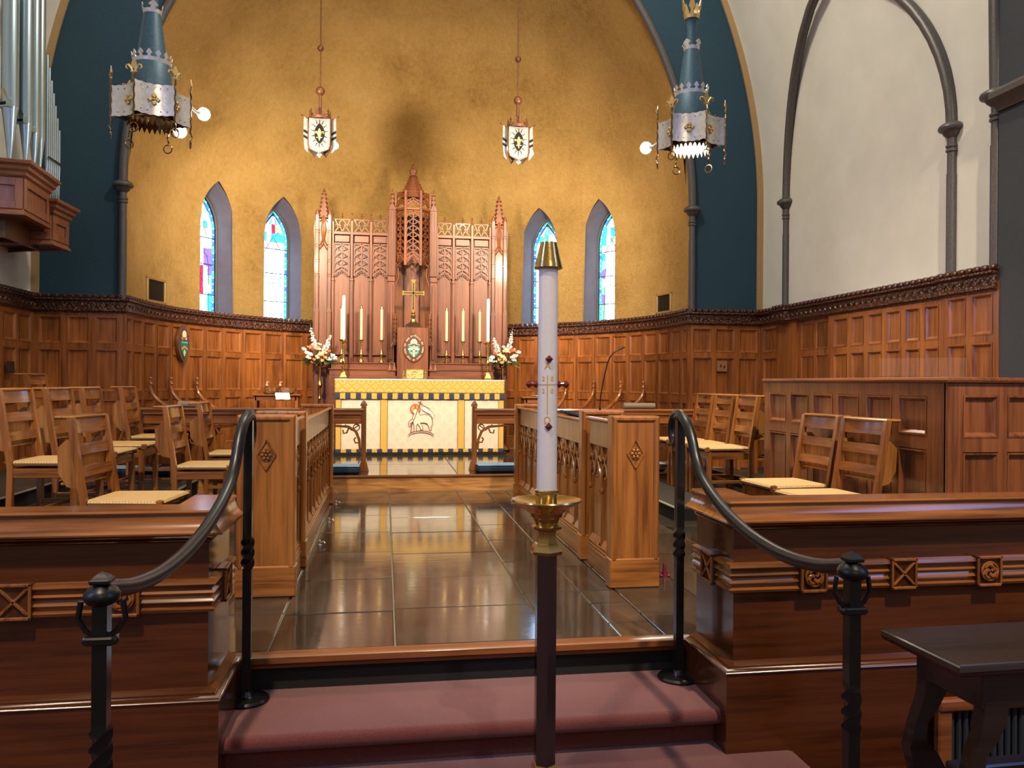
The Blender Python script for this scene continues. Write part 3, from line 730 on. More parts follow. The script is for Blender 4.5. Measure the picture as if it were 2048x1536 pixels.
# ------------------------------------------------------------------ choir desks
def end_panel(name,x0,x1,y,z1,par,rosette,depth=.085,front=True):
    w=x1-x0; m=M(); m.box(x0,x1,y,y+depth,.155,z1,.004)
    # mitred raised border on the face
    e=M(); b=.034
    def ring(y0,y1,i0,i1):
        A=[(x0+i0,.155),(x1-i0,.155),(x1-i0,z1-i0),(x0+i0,z1-i0)]; B=[(x0+i1,.155),(x1-i1,.155),(x1-i1,z1-i1),(x0+i1,z1-i1)]
        e.add([(a,y0,c) for a,c in A]+[(a,y1,c) for a,c in B],[(1,2,6,5),(2,3,7,6),(3,0,4,7)])
    ring(y-.001,y-.011,.0,.010); ring(y-.011,y-.011,.010,.022); ring(y-.011,y-.001,.022,b)
    o=m.build('end_panel','pewoakZ',par); e.build('border','pewoakZ',o)
    M().box(x0-.006,x1+.006,y-.008,y+depth+.006,0,.16,.006).build('plinth','pewoakX',par)
    if rosette:
        cx=(x0+x1)/2; cz=z1-.205; r=M(); hw,hh=.046,.078
        for a,b2 in zip([(-hw,0),(0,hh),(hw,0),(0,-hh)],[(0,hh),(hw,0),(0,-hh),(-hw,0)]): r.tube([(cx+a[0],y-.003,cz+a[1]),(cx+b2[0],y-.003,cz+b2[1])],.006,6)
        for k in range(6): a=R(60*k); r.sphere((cx+.019*math.cos(a),y-.004,cz+.019*math.sin(a)),.0105,8,5)
        r.sphere((cx,y-.008,cz),.009,8,5)
        r.tube([(cx+.030*math.cos(R(20*i)),y-.002,cz+.030*math.sin(R(20*i))) for i in range(18)],.0035,5,closed=True)
        r.build('rosette','pewoakZ',o)
    return o
def trefoil_drop(m,y,z,s,x):
    # one carved tracery bay on a plane x=const, hanging from z over a width s along y
    q=.0065
    def tb(p,r=q): m.tube([(x,y+a*s,z+b) for a,b in p],r,5)
    tb([(-.5,-.235),(-.46,-.15),(-.30,-.10),(0,-.02)]); tb([(.5,-.235),(.46,-.15),(.30,-.10),(0,-.02)])
    tb([(-.5,-.08),(-.35,-.05),(-.12,-.11),(0,-.16),(.12,-.11),(.35,-.05),(.5,-.08)])
    tb([(0,0),(0,-.16)],.005); 
    for a,b in ((-.25,-.06),(.25,-.06),(-.2,-.17),(.2,-.17)): m.sphere((x,y+a*s,z+b),.009,6,4)
    for a in (-.5,.5): m.sphere((x,y+a*s,z-.245),.013,6,4,1.4)
def choir_desk(label,side,y0,y1,x_in,x_out,zt0,zt1,bays,near_ros=True):
    # side -1: aisle face looks +x (left desk); +1: aisle face looks -x
    t=thing('choir_desk',label,'choir desk',((x_in+x_out)/2,y0,0)); ox=(x_in+x_out)/2; A=x_in-ox; B=x_out-ox; lo,hi=min(A,B),max(A,B)
    D=y1-y0
    end_panel('e',lo,hi,0,zt0,t,near_ros)
    if zt1: end_panel('e',lo,hi,D-.085,zt1,t,False)
    f=-1 if side>0 else 1     # direction the aisle face looks
    xf=A-f*.045; m=M(); zt=min(zt0,zt1 or zt0)-.045
    m.box(xf-f*.03,xf-f*.010,.08,D-.08,.13,zt)
    bw=(D-.16)/bays
    for k in range(bays+1): yy=.08+bw*k; m.box(xf-f*.012,xf+f*.006,yy-.012,yy+.012,.13,zt-.14,.003)
    m.box(xf-f*.012,xf+f*.010,.08,D-.08,zt-.15,zt,.004)
    p=m.build('front_panel','pewoakY' if False else 'pewoakZ',t)
    m=M(); m.box(xf-f*.03,xf+f*.016,.08,D-.08,0,.115,.004)
    m.add([(xf+f*.016,.08,.10),(xf+f*.016,D-.08,.10),(xf+f*.002,D-.08,.155),(xf+f*.002,.08,.155)],[(0,1,2,3)])
    for k in range(3): m.tube([(xf+f*(.014-.004*k),.08,.115+.018*k),(xf+f*(.014-.004*k),D-.08,.115+.018*k)],.006,6)
    m.build('base_moulding','pewoakY',t)
    for k in range(bays):
        tr=M(); trefoil_drop(tr,.08+bw*(k+.5),zt-.16,bw-.02,xf+f*.004); tr.tube([(xf,.08+bw*(k+.5),zt-.30),(xf,.08+bw*(k+.5),.17)],.004,4) if False else None
        # little bevelled foot of each bay
        yy=.08+bw*(k+.5); ft=M(); ft.add([(xf+f*.012,yy-bw*.4,.155),(xf+f*.012,yy+bw*.4,.155),(xf-f*.008,yy+bw*.4,.20),(xf-f*.008,yy-bw*.4,.20)],[(0,1,2,3)])
        tr.build('tracery','pewoakZ',p); ft.build('bay_foot','pewoakZ',p)
    # sloped book rest with its lip
    m=M(); m.prism([(xf+f*.028,zt),(xf+f*.028,zt+.016),(B+f*.02,zt-.075),(B+f*.02,zt-.09)],.07,D-.07)
    m.tube([(xf+f*.022,.075,zt+.010),(xf+f*.022,D-.075,zt+.010)],.012,8)
    m.build('book_rest','pewoakY',t)
    M().box(B+f*.03,B+f*.05,.08,D-.08,.16,zt-.10).build('back_board','pewoakY',t)
    return t
choir_desk('near left choir desk stub with diamond rosette on its oak end, behind the left handrail',-1,4.25,4.905,-.455,-.745,.935,None,2)
choir_desk('long left choir desk with carved tracery running back to the altar rail',-1,4.91,7.50,-.465,-.755,.932,.905,9,False)
choir_desk('near right choir desk stub, diamond rosette on its oak end, beside the tall candle',1,4.20,4.90,1.215,1.485,.935,None,2)
choir_desk('long right choir desk with carved tracery, partly hidden behind the tall candle',1,4.905,7.58,1.225,1.50,.940,.910,9,False)
# bolts where the desks are pinned to the floor
k=0
for x,y,lb in ((-.43,5.55,'small metal floor catch nearest the viewer at the foot of the left desk'),(-.43,6.45,'small metal floor catch midway along the left desk foot'),(-.43,7.38,'small metal floor catch at the far corner of the left desk'),(1.19,7.46,'small metal floor catch at the far corner of the right desk')):
    m=M(); m.lathe([(.016,0),(.016,.006),(.006,.010),(.006,.03),(.010,.034),(.0001,.04)],0,0,8); m.tube([(0,0,.022),(.028,-.01,.026),(.036,-.012,.016)],.005,6)
    tag(m.build('floor_catch','silver',None,(x,y,0)),lb,'fitting','desk floor catches')
m=M(); m.lathe([(.022,0),(.020,.01),(.012,.03),(.010,.07),(.0001,.085)],0,0,10); m.box(-.03,.03,-.015,.015,0,.012,.003)
tag(m.build('door_stop','red_wax',None,(1.60,4.42,0)),'small dark red foot showing behind the near right choir desk end','fitting')
# ------------------------------------------------------------------ rush seated chairs (local +x is where the sitter looks)
def make_chair(label):
    t=thing('rush_chair',label,'chair',(0,0,0),0,'rush seated choir chairs')
    w=.215; sh=.44
    def post(s):
        m=M(); y=s*(w-.016)
        P=[(-.205,0),(-.195,.40),(-.205,.47),(-.275,.905)]; hw=.0165; hd=.0175
        vs=[];
        for x,z in P: vs+=[(x-hd,y-hw,z),(x+hd,y-hw,z),(x+hd,y+hw,z),(x-hd,y+hw,z)]
        fs=[(i*4+j,i*4+(j+1)%4,(i+1)*4+(j+1)%4,(i+1)*4+j) for i in range(3) for j in range(4)]+[(3,2,1,0),(12,13,14,15)]
        m.add(vs,fs); return m
    for s in (-1,1): post(s).build('leg','chairoakZ',t)
    for s in (-1,1):
        y=s*(w-.018); M().box(.165,.205,y-.019,y+.019,0,sh-.03,.004).build('leg','chairoakZ',t)
    m=M()
    for s in (-1,1): y=s*(w-.018); m.box(-.19,.17,y-.012,y+.012,sh-.095,sh-.035,.003)
    m.box(.172,.196,-w+.03,w-.03,sh-.095,sh-.035,.003); m.box(-.205,-.185,-w+.03,w-.03,sh-.095,sh-.035,.003)
    m.build('seat_rail','chairoakX',t)
    m=M()
    for s in (-1,1): y=s*(w-.018); m.box(-.19,.17,y-.009,y+.009,.13,.16,.003)
    m.box(-.03,-.01,-w+.03,w-.03,.132,.158,.003); m.build('stretcher','chairoakX',t)
    # rush seat: four woven triangles meeting along the middle, wrapped cord edges
    m=M(); a,b=.215,w+.004; ca=.0
    c1=(-.04,0,sh+.004); c2=(.04,0,sh+.004); z=sh+.012
    q=[(-.195,-b+.02,z),(a,-b,z),(a,b,z),(-.195,b-.02,z)]
    m.add(q+[c1,c2],[(0,1,5,4),(1,2,5),(2,3,4,5),(3,0,4)])
    st=M(); n=22
    for i in range(n):
        f0=i/n; f1=(i+.92)/n
        for p,r_ in ((q[0],q[1]),(q[1],q[2]),(q[2],q[3]),(q[3],q[0])):
            P0=Vector(p).lerp(Vector(r_),.04+.92*f0); P1=Vector(p).lerp(Vector(r_),.04+.92*f1); d=(P1-P0).normalized(); nrm=Vector((d.y,-d.x,0))
            st.add([P0+nrm*.000+Vector((0,0,.001)),P1+Vector((0,0,.001)),P1+nrm*.011-Vector((0,0,.012)),P0+nrm*.011-Vector((0,0,.012)),P1-Vector((0,0,.028)),P0-Vector((0,0,.028))],[(0,1,2,3),(3,2,4,5)])
    se=m.build('seat','rush',t); tag(st.build('woven_edge','rush',se),kind='stuff')
    for x,y in ((a,-b),(a,b)): M().box(x-.028,x+.009,y-.009 if y<0 else y-.028,y+.028 if y<0 else y+.009,sh-.03,sh+.015,.006).build('seat_corner','chairoakX',t)
    for z0,z1,x in ((.815,.90,-.264),(.695,.755,-.244),(.575,.630,-.224)):
        m=M(); k=7; vs=[]
        for i in range(k):
            yy=-w+.03+(2*w-.06)*i/(k-1); bow=.014*(1-((i/(k-1))*2-1)**2)
            for dz,zz in ((0,z0),(1,z1)):
                xx=x-(zz-z0)*.16-bow; vs+=[(xx-.006,yy,zz),(xx+.008,yy,zz)]
        fs=[]
        for i in range(k-1):
            o=i*4; p=o+4; fs+=[(o+1,p+1,p+3,o+3),(p,o,o+2,p+2),(o+2,o+3,p+3,p+2),(o+1,o,p,p+1)]
        fs+=[(0,1,3,2),((k-1)*4+1,(k-1)*4,(k-1)*4+2,(k-1)*4+3)]
        m.add(vs,fs).build('slat','chairoakY',t)
    # book shelf ledge at the top and hymn book box behind
    m=M(); m.box(-.365,-.262,-w+.005,w-.005,.893,.912,.007); m.build('ledge','boxoakY',t)
    bx=M(); prof=[(-.250,.775),(-.305,.78),(-.352,.735),(-.345,.60),(-.300,.525),(-.235,.51)]
    for s in (-1,1): bx.prism([(x,z) for x,z in prof],s*(w-.036)-.008,s*(w-.036)+.008)
    bx.box(-.350,-.340,-w+.036,w-.036,.60,.72); bx.box(-.335,-.245,-w+.036,w-.036,.535,.547); bx.box(-.268,-.258,-w+.036,w-.036,.535,.70)
    bx.build('book_box','boxoakZ',t)
    return t
LC=[(-1.39,4.83,0,R(-6),'rush chair nearest the viewer behind the left parapet, seat turned towards the aisle'),
 (-1.39,6.68,0,R(-2),'second rush chair from the viewer in the left aisle row, by the near desk end'),
 (-1.39,7.78,0,0,'rush chair farthest along the left aisle row, half hidden by the oak desk end'),
 (-2.12,5.66,.14,R(-3),'rush chair cut by the picture edge in the raised left row'),
 (-2.12,6.36,.14,R(-3),'rush chair just behind the nearest left chair, in the raised row'),
 (-2.12,7.03,.14,0,'rush chair third in the raised left row, second ledge from the right'),
 (-2.12,8.00,.14,0,'rush chair at the far end of the raised left row, below the shield plaque wall'),
 (-2.82,7.74,.25,0,'lone rush chair on the highest left platform against the panelled wall')]
c0=make_chair(LC[0][4]); c0.location=(LC[0][0],LC[0][1],0); c0.rotation_euler=(0,0,LC[0][3])
for x,y,z,a,l in LC[1:]: dup(c0,(x,y,z),a,l)
RC=[(2.665,4.53,0,PI+R(4),'nearest right rush chair, its back against the panelled desk, bluish light on its slats'),
 (2.70,5.10,0,PI+R(3),'rush chair beside the panelled desk, just beyond the nearest right chair'),
 (3.00,6.87,.106,PI,'rush chair at the near end of the raised right row, beside the desk corner'),
 (3.00,7.36,.106,PI,'middle rush chair of the raised right row of three'),
 (3.00,7.85,.106,PI,'rush chair at the far end of the raised right row of three'),
 (3.86,7.75,.212,PI,'rush chair peeping over the far corner of the panelled desk')]
for x,y,z,a,l in RC: dup(c0,(x,y,z),a,l)
# ------------------------------------------------------------------ panelled organ console
cx0,cy0=3.08,4.00
con=thing('panelled_desk','large panelled oak enclosure with overhanging top behind the two right rush chairs','organ console',(cx0,cy0,0))
def lc(a,b): return (a[0]-cx0,a[1]-cy0)
o=panelled('side_panelling',(0,2.17),(0,0.02),[(2.17-a+4.0-4.0,2.17-b) for a,b in ((2.076,1.814),(1.744,1.486),(1.412,1.159),(1.090,.848),(.760,.501),(.428,.178))],[(.825,1.052),(.30,.745)],.0,1.13,'consoleoak',con,.03,False)
o=panelled('front_panelling',(0,0.0),(1.22,0.0),[(.095,.315),(.37,.59),(.65,.87),(.93,1.15)],[(.825,1.058),(.30,.745)],.0,1.13,'consoleoak',con,.03,False)
M().box(.03,1.22,.03,2.14,.0,1.125).build('core','shadow_black',con)
M().sweep([(-.14,1.128),(.004,1.128),(.018,1.134),(.022,1.146),(.018,1.158),(.008,1.163),(-.14,1.163)],[(0,2.18),(0,0),(1.20,0)]).build('top_rim','consoleoakY',con)
M().box(.13,1.21,.13,2.17,1.125,1.13).build('inner_top','consoleoakX',con)
md=thing('music_desk','clear acrylic music desk standing on the panelled console','music stand',(3.50,4.78,1.13))
m=M(); T=Matrix.Rotation(R(12),4,'X'); m.prism([(-.315,.0),(.315,.0),(.295,.13),(-.335,.115)],-.002,.002,T=T); m.build('sheet','acrylic',md,(0,0,.045))
for x in (-.2,.05,.22): M().sphere((x,0,.022),.022,8,5).build('knob','mic_black',md)
m=M(); m.box(-.36,.30,-.03,.02,0,.028,.005); m.build('base_bar','consoleoakX',md)
# ------------------------------------------------------------------ communion rail, two lengths
def comm_rail(label,x0,x1,postx,sgn):
    t=thing('communion_rail',label,'altar rail',((x0+x1)/2,8.62,.165)); o=(x0+x1)/2; a,b=x0-o,x1-o
    m=M(); m.sweep([(-.045,.665),(.045,.665),(.052,.650),(.045,.632),(.036,.625),(.036,.60),(-.036,.60),(-.036,.625),(-.045,.632),(-.052,.65)],[(a,0),(b,0)]); m.box(a,b,-.012,.012,.55,.60); m.box(a,b,-.03,.03,.50,.552,.006)
    m.build('top_rail','oakX',t)
    m=M(); m.box(a,b,-.025,.025,.03,.075,.006); m.box(a,b,-.03,.03,0,.02); m.build('bottom_rail','oakX',t)
    n=max(2,round((x1-x0)/.85)); bw=(x1-x0)/n
    for k in range(n+1):
        xx=a+bw*k
        end=abs(xx+o-postx)<.02
        m=M(); m.box(xx-.026,xx+.026,-.04,.04,0,.69 if end else .60,.006)
        if end: m.lathe([(.038,.69),(.034,.71),(.018,.735),(.001,.75)],xx,0,8); m.prism([(xx-.026-.03,0),(xx+.026+.03,0),(xx+.030,.10),(xx-.030,.10)],-.045,.045)
        m.build('post','oakZ',t)
    for k in range(n):
        xa=a+bw*k+.026; xb=xa+bw-.052; m=M(); w=xb-xa
        for p,q in ((xa,1),(xb,-1)):
            m.tube([(p+q*.012,0,.22),(p+q*.02,0,.33),(p+q*.055,0,.42),(p+q*.13,0,.468),(p+q*w*.36,0,.480),(p+q*w*.5,0,.498)],[.012,.014,.016,.014,.012,.010],6)
            m.tube([(p+q*.025,0,.30),(p+q*.06,0,.30),(p+q*.075,0,.335),(p+q*.055,0,.355)],.009,6)
            m.tube([(p+q*.13,0,.455),(p+q*.15,0,.405),(p+q*.185,0,.40),(p+q*.19,0,.435)],.009,6)
            m.tube([(p+q*.05+.032*math.cos(R(30*i)),0,.462+.032*math.sin(R(30*i))) for i in range(12)],.007,5,closed=True)
            m.tube([(p+q*.02,0,.49),(p+q*.10,0,.43),(p+q*.17,0,.49)],.008,5)
        tag(m.build('tracery','oakX',t),kind='stuff')
    return t
comm_rail('left length of carved communion rail, from the choir wall to the post by the altar',-2.70,-.222,-.222,-1)
comm_rail('right length of carved communion rail, from the post by the altar to the choir wall',.955,3.45,.955,1)
def cushion(x,w,label):
    t=thing('kneeler',label,'kneeler',(x,8.43,.167),0,'blue kneelers along the altar rail')
    M().box(-w/2,w/2,-.13,.13,0,.075,.022).build('cushion','navy_velvet',t); M().box(-w/2+.004,w/2-.004,-.126,.126,.071,.084,.012).build('top_cover','blue_velvet',t)
cushion(-.53,.56,'blue topped kneeler at the altar rail, left of the altar steps opening')
cushion(1.24,.56,'blue topped kneeler at the altar rail, right of the altar steps opening')
for x,w in ((-1.75,.60),(-2.38,.60)): cushion(x,w,'blue topped kneeler glimpsed under the left chairs, '+('beside the second chair' if x>-2 else 'nearer the choir wall'))
for x,w in ((2.05,.60),(2.72,.60)): cushion(x,w,'blue topped kneeler right of the near right desk end, '+('nearer the altar' if x<2.4 else 'nearer the right row of chairs'))
for x,l in ((-2.00,'pale linen roll lying along the left altar rail between the chairs'),(2.80,'pale linen roll lying along the right altar rail')):
    m=M(); L=.17 if x<0 else .36; m.tube([(-L/2,0,0),(L/2,0,0)],.034,14); m.tube([(-L/2-.001,0,0),(L/2+.001,0,0)],.018,10)
    tag(m.build('linen_roll','roll_cloth',None,(x,8.60,.165+.665+.036)),l,'linen roll')
# ------------------------------------------------------------------ stall seats with curved arms along the apse wall
def stall(label,angs):
    a0,a1=min(angs)-3.5,max(angs)+3.5; n=max(6,int((a1-a0)/3)); t=thing('stall_bench',label,'bench',(AX,AY,.165))
    p_out=[((RW-.02)*math.cos(R(a0+(a1-a0)*i/n)),(RW-.02)*math.sin(R(a0+(a1-a0)*i/n))) for i in range(n+1)]
    p_in=[((RW-.44)*math.cos(R(a0+(a1-a0)*i/n)),(RW-.44)*math.sin(R(a0+(a1-a0)*i/n))) for i in range(n+1)]
    m=M(); k=n+1
    vs=[(x,y,.40) for x,y in p_out]+[(x,y,.40) for x,y in p_in]+[(x,y,.44) for x,y in p_out]+[(x,y,.44) for x,y in p_in]
    fs=[]
    for i in range(n): fs+=[(2*k+i,2*k+i+1,3*k+i+1,3*k+i),(i,k+i,k+i+1,i+1),(k+i,3*k+i,3*k+i+1,k+i+1),(i,i+1,2*k+i+1,2*k+i)]
    m.add(vs,fs+[(0,2*k,3*k,k),(n,k+n,3*k+n,2*k+n)]).build('seat','oakX',t)
    for a in angs:
        T=Matrix.Rotation(R(a),4,'Z'); m=M()
        P=[(RW-.03,.955),(RW-.035,.93),(RW-.035,.87),(RW-.06,.79),(RW-.12,.72),(RW-.20,.66),(RW-.30,.60),(RW-.42,.57)]
        m.tube([T@Vector((x,0,z)) for x,z in P],[.012,.016,.018,.021,.024,.026,.030,.034],8)
        m.sphere(tuple(T@Vector((RW-.04,0,.965))),.02,8,5); m.sphere(tuple(T@Vector((RW-.045,0,.90))),.022,8,5)
        m.build('arm','oakZ',t)
        M().box(RW-.42,RW-.02,-.022,.022,0,.60,.005,T).build('divider','oakZ',t)
stall('right hand stall bench with curved carved arms against the apse panelling',[44.5,35.4,25.8,16.8])
stall('left hand stall bench with curved carved arms against the apse panelling',[153.5,163,172])
# ------------------------------------------------------------------ altar with its frontal
ax0,ax1=-.625,1.545; AC=(ax0+ax1)/2; AYF=10.50; AZ=.165
al=thing('altar','white altar with cream damask frontal, gold upper band and blue and yellow fringes','altar',(AC,AYF,AZ))
hw=(ax1-ax0)/2
M().box(-hw+.02,hw-.02,.02,.36,.0,.95).build('body','redoakX',al)
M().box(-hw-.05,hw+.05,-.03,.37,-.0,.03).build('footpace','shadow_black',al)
def cloth_sheet(x0,x1,z0,z1,y,nx,nz,amp,seed):
    rnd=random.Random(seed); ph=[rnd.uniform(0,6) for _ in range(4)]; m=M(); vs=[];fs=[]
    for j in range(nz+1):
        for i in range(nx+1):
            x=x0+(x1-x0)*i/nx; z=z0+(z1-z0)*j/nz; a=amp*(1-j/nz)
            vs.append((x,y-a*(math.sin(x*9+ph[0])+.6*math.sin(x*17+ph[1])),z))
    for j in range(nz):
        for i in range(nx): q=j*(nx+1)+i; fs.append((q,q+1,q+nx+2,q+nx+1))
    n=len(vs); vs+=[(x,y+.008,z) for x,y,z in vs[:n]]; fs+=[tuple(k+n for k in f[::-1]) for f in fs]
    m.add(vs,fs); return m
cloth_sheet(-hw,hw,.075,.80,0,60,4,.004,3).build('frontal','damask_cream',al)
for k,x in enumerate((-1.085,-.515,.487,1.03)):
    w=.062 if k in (0,3) else .082
    o=cloth_sheet(x+(.0 if k!=0 else 0),x+w,.075,.80,-.008,2,3,.001,k).build('orphrey','orphrey',al)
    m=M(); n=36
    for i in range(n):
        for xx in (x-.004,x+w+.004): m.sphere((xx,-.011,.085+.71*i/n),.0055,5,3)
    tag(m.build('bead_edging','pearl_black',o),kind='stuff')
sup=M(); sup.box(-hw-.015,hw+.015,-.024,.375,.80,.972,.012); sup.build('superfrontal','damask_gold',al)
M().box(-hw-.017,hw+.017,-.026,.377,.966,.982,.006).build('linen_top','linen',al)
M().box(-.52,-.05,-.0,.35,.982,.985).build('fair_linen','linen',al)
def fringe(z0,z1,y,x0,x1,n,first):
    w=(x1-x0)/n
    for i in range(n):
        m=M(); a=x0+w*i; k=5
        for j in range(k): m.box(a+w*j/k+.001,a+w*(j+1)/k,y-.006-.002*(j%2),y,z0-.003*((j*7+i)%3),z1,.002)
        m.build('fringe_tassel','gold_fringe' if (i+first)%2 else 'navy_fringe',al)
fringe(.728,.80,-.022,-hw-.015,hw+.015,33,0)
fringe(.035,.078,-.004,-hw,hw,33,0)
# embroidered lamb with flag
def E_(px,py): return ((px-1035)*.001655, (1235-py)*.001655*1.0+.075)
def emb(poly,mat,y,th=.003,name='embroidery'): return M().prism([E_(*p) for p in poly],y,y+th).build(name,mat,al)
def eline(pts,r,mat,y=-.014,name='stitching'):
    return M().tube([(E_(*p)[0],y,E_(*p)[1]) for p in pts],r,5).build(name,mat,al)
halo=[(992+42*math.cos(R(15*i)),922+42*math.sin(R(15*i))) for i in range(24)]
emb(halo,'thread_red',-.0105); emb([(992+32*math.cos(R(15*i)),922+32*math.sin(R(15*i))) for i in range(24)],'orphrey',-.0120)
emb([(984,880),(1000,880),(1000,964),(984,964)],'thread_red',-.013,.001)
body=[(968,934),(980,918),(1000,915),(1015,928),(1020,950),(1030,968),(1060,962),(1095,965),(1118,985),(1128,1015),(1125,1045),(1115,1060),(1118,1085),(1105,1088),(1100,1060),(1085,1035),(1060,1028),(1030,1030),(1050,1055),(1052,1080),(1035,1085),(1030,1062),(1010,1035),(1000,1050),(1000,1095),(985,1098),(983,1050),(975,1020),(955,1030),(955,1055),(944,1058),(942,1020),(960,1003),(972,1000),(975,975),(985,955),(972,948)]
emb(body,'thread_cream',-.0145)
eline(body+[body[0]],.0034,'thread_brown',-.0155)
eline([(958,1105),(965,1040),(990,985),(1035,855)],.0045,'thread_brown',-.017)
eline([(1012,862),(1050,878)],.004,'thread_brown',-.017); eline([(1030,880),(1110,920)],.0036,'thread_brown',-.017)
emb([(1040,895),(1075,905),(1110,935),(1140,965),(1132,995),(1110,960),(1075,945),(1045,925)],'linen',-.0125); 
eline([(1040,895),(1075,905),(1110,935),(1142,965),(1132,995),(1110,960),(1075,945),(1045,925)],.0026,'thread_red',-.014)
eline([(940,1125),(965,1105),(1000,1097),(1040,1092),(1080,1097),(1112,1107),(1138,1125)],.008,'thread_brown',-.012)
eline([(940,1130),(965,1112),(1000,1104),(1040,1100),(1080,1104),(1112,1114),(1138,1130)],.005,'thread_cream',-.016)
# ------------------------------------------------------------------ missal on the altar
ms=thing('altar_book','closed altar book with pierced gilt cover on a brass stand in front of the seal','book',(.385,10.66,AZ+.985))
M().box(-.115,.115,.0,.03,.01,.135,.004,Matrix.Rotation(R(-14),4,'X')).build('cover','book_gilt',ms)
m=M(); T=Matrix.Rotation(R(-14),4,'X')
for a in ((-.12,.12,.0,.012),(-.12,.12,.128,.14)): m.box(a[0],a[1],-.005,.0,a[2],a[3],.002,T)
for a in (-.12,.11): m.box(a,a+.01,-.005,0,.0,.14,.002,T)
m.tube([(T@Vector((.035*math.cos(R(20*i)),-.004,.07+.035*math.sin(R(20*i))))) for i in range(18)],.003,5,closed=True)
m.build('clasp_frame','brass',ms)
m=M(); m.box(-.16,.16,.055,.075,.0,.115,.004); m.box(-.14,.14,-.03,.08,0,.012,.003); m.build('stand','book_gilt',ms)
# ------------------------------------------------------------------ candlesticks and candles
def candlestick(label,x,y,z,h,hc,cr,kind,group,cmat,ctop):
    t=thing('candlestick',label,'candlestick',(x,y,z),0,group)
    if kind=='tall':
        m=M(); m.lathe([(.070,0),(.070,.018),(.062,.022),(.055,.035),(.032,.075),(.026,.09)],0,0,4,PI/4); m.build('foot','brass',t)
        pr_=[(.026,.085),(.030,.10),(.022,.11),(.022,.15),(.028,.155),(.028,.17),(.018,.18),(.018,.22),(.026,.235),(.018,.25),(.016,.27),(.016,h-.05),(.022,h-.045),(.026,h-.03),(.062,h-.008),(.064,h),(.024,h-.004),(.022,h+.02)]
        M().lathe(pr_,0,0,8 if 0 else 12).build('stem','brass',t)
    else:
        m=M(); m.lathe([(.036,0),(.036,.012),(.030,.02),(.018,.035),(.012,.045)],0,0,6 if x<.4 else 12); m.build('foot','brass',t)
        pr_=[(.012,.04),(.022,.055),(.022,.075),(.014,.085),(.014,.095),(.026,.11),(.024,.13),(.012,.15),(.010,.17),(.010,h-.035),(.015,h-.03),(.015,h-.02),(.034,h-.006),(.035,h),(.015,h-.002),(.015,h+.012)]
        M().lathe(pr_,0,0,12).build('stem','brass',t)
    c=M().lathe([(cr,h),(cr,h+hc),(.001,h+hc)],0,0,14).build('candle',cmat,t)
    if ctop: M().lathe([(cr*1.05,h+hc-.02),(cr*1.05,h+hc),(cr*.8,h+hc+.018),(.003,h+hc+.03),(.001,h+hc+.03)],0,0,12).build('follower',ctop,c)
    return t
for x,l in ((-.325,'brass candlestick on the shelf behind the altar, leftmost of the yellow candles with its stick'),(-.055,'brass candlestick on the shelf just left of the seal'),(-.585,'brass candlestick half hidden behind the tall left altar candle'),
            (.825,'brass candlestick on the shelf just right of the seal'),(1.052,'middle brass candlestick on the shelf right of the seal'),(1.285,'brass candlestick on the shelf beside the tall right altar candle')):
    candlestick(l,x,10.98,1.372,.305,.435,.017,'short','shelf candlesticks','candle_yellow','brass')
candlestick('tall brass candlestick with slim white candle on the left end of the altar',-.545,10.72,AZ+.983,.50,.57,.021,'tall','altar candlesticks','candle_wax','linen')
candlestick('tall brass candlestick with slim white candle on the right end of the altar',1.365,10.72,AZ+.983,.50,.57,.021,'tall','altar candlesticks','candle_wax','linen')
# ------------------------------------------------------------------ reredos
RX,RY=.363,11.25
re_=thing('reredos','tall carved red oak reredos with pinnacles and tracery behind the altar','reredos',(RX,RY,.165)); Z0=-.165
def zz_(z): return z-.165
m=M()
# gradines
m.box(-1.10,-.21,-.36,0,zz_(.17),zz_(1.19)); m.box(.21,1.10,-.36,0,zz_(.17),zz_(1.19))
m.build('base','redoakX',re_)
for s in (-1,1):
    m=M(); m.box(s*.23,s*1.10,-.34,0,zz_(1.19),zz_(1.275)); m.box(s*.23,s*1.115,-.36,0,zz_(1.272),zz_(1.285),.003); m.box(s*.23,s*1.08,-.32,0,zz_(1.28),zz_(1.36)); m.box(s*.23,s*1.10,-.34,0,zz_(1.358),zz_(1.372),.004); m.build('gradine','redoakX',re_)
# back field
m=M(); m.box(-1.34,-.25,.05,.16,0,zz_(3.14)); m.build('back_board','redoakZ',re_); M().box(.25,1.34,.05,.16,0,zz_(3.14)).build('back_board','redoakZ',re_)
for s in (-1,1): M().box(s*.245,s*.265,-.02,.42,zz_(1.80),zz_(3.5)).build('niche_cheek','oakZ',re_)
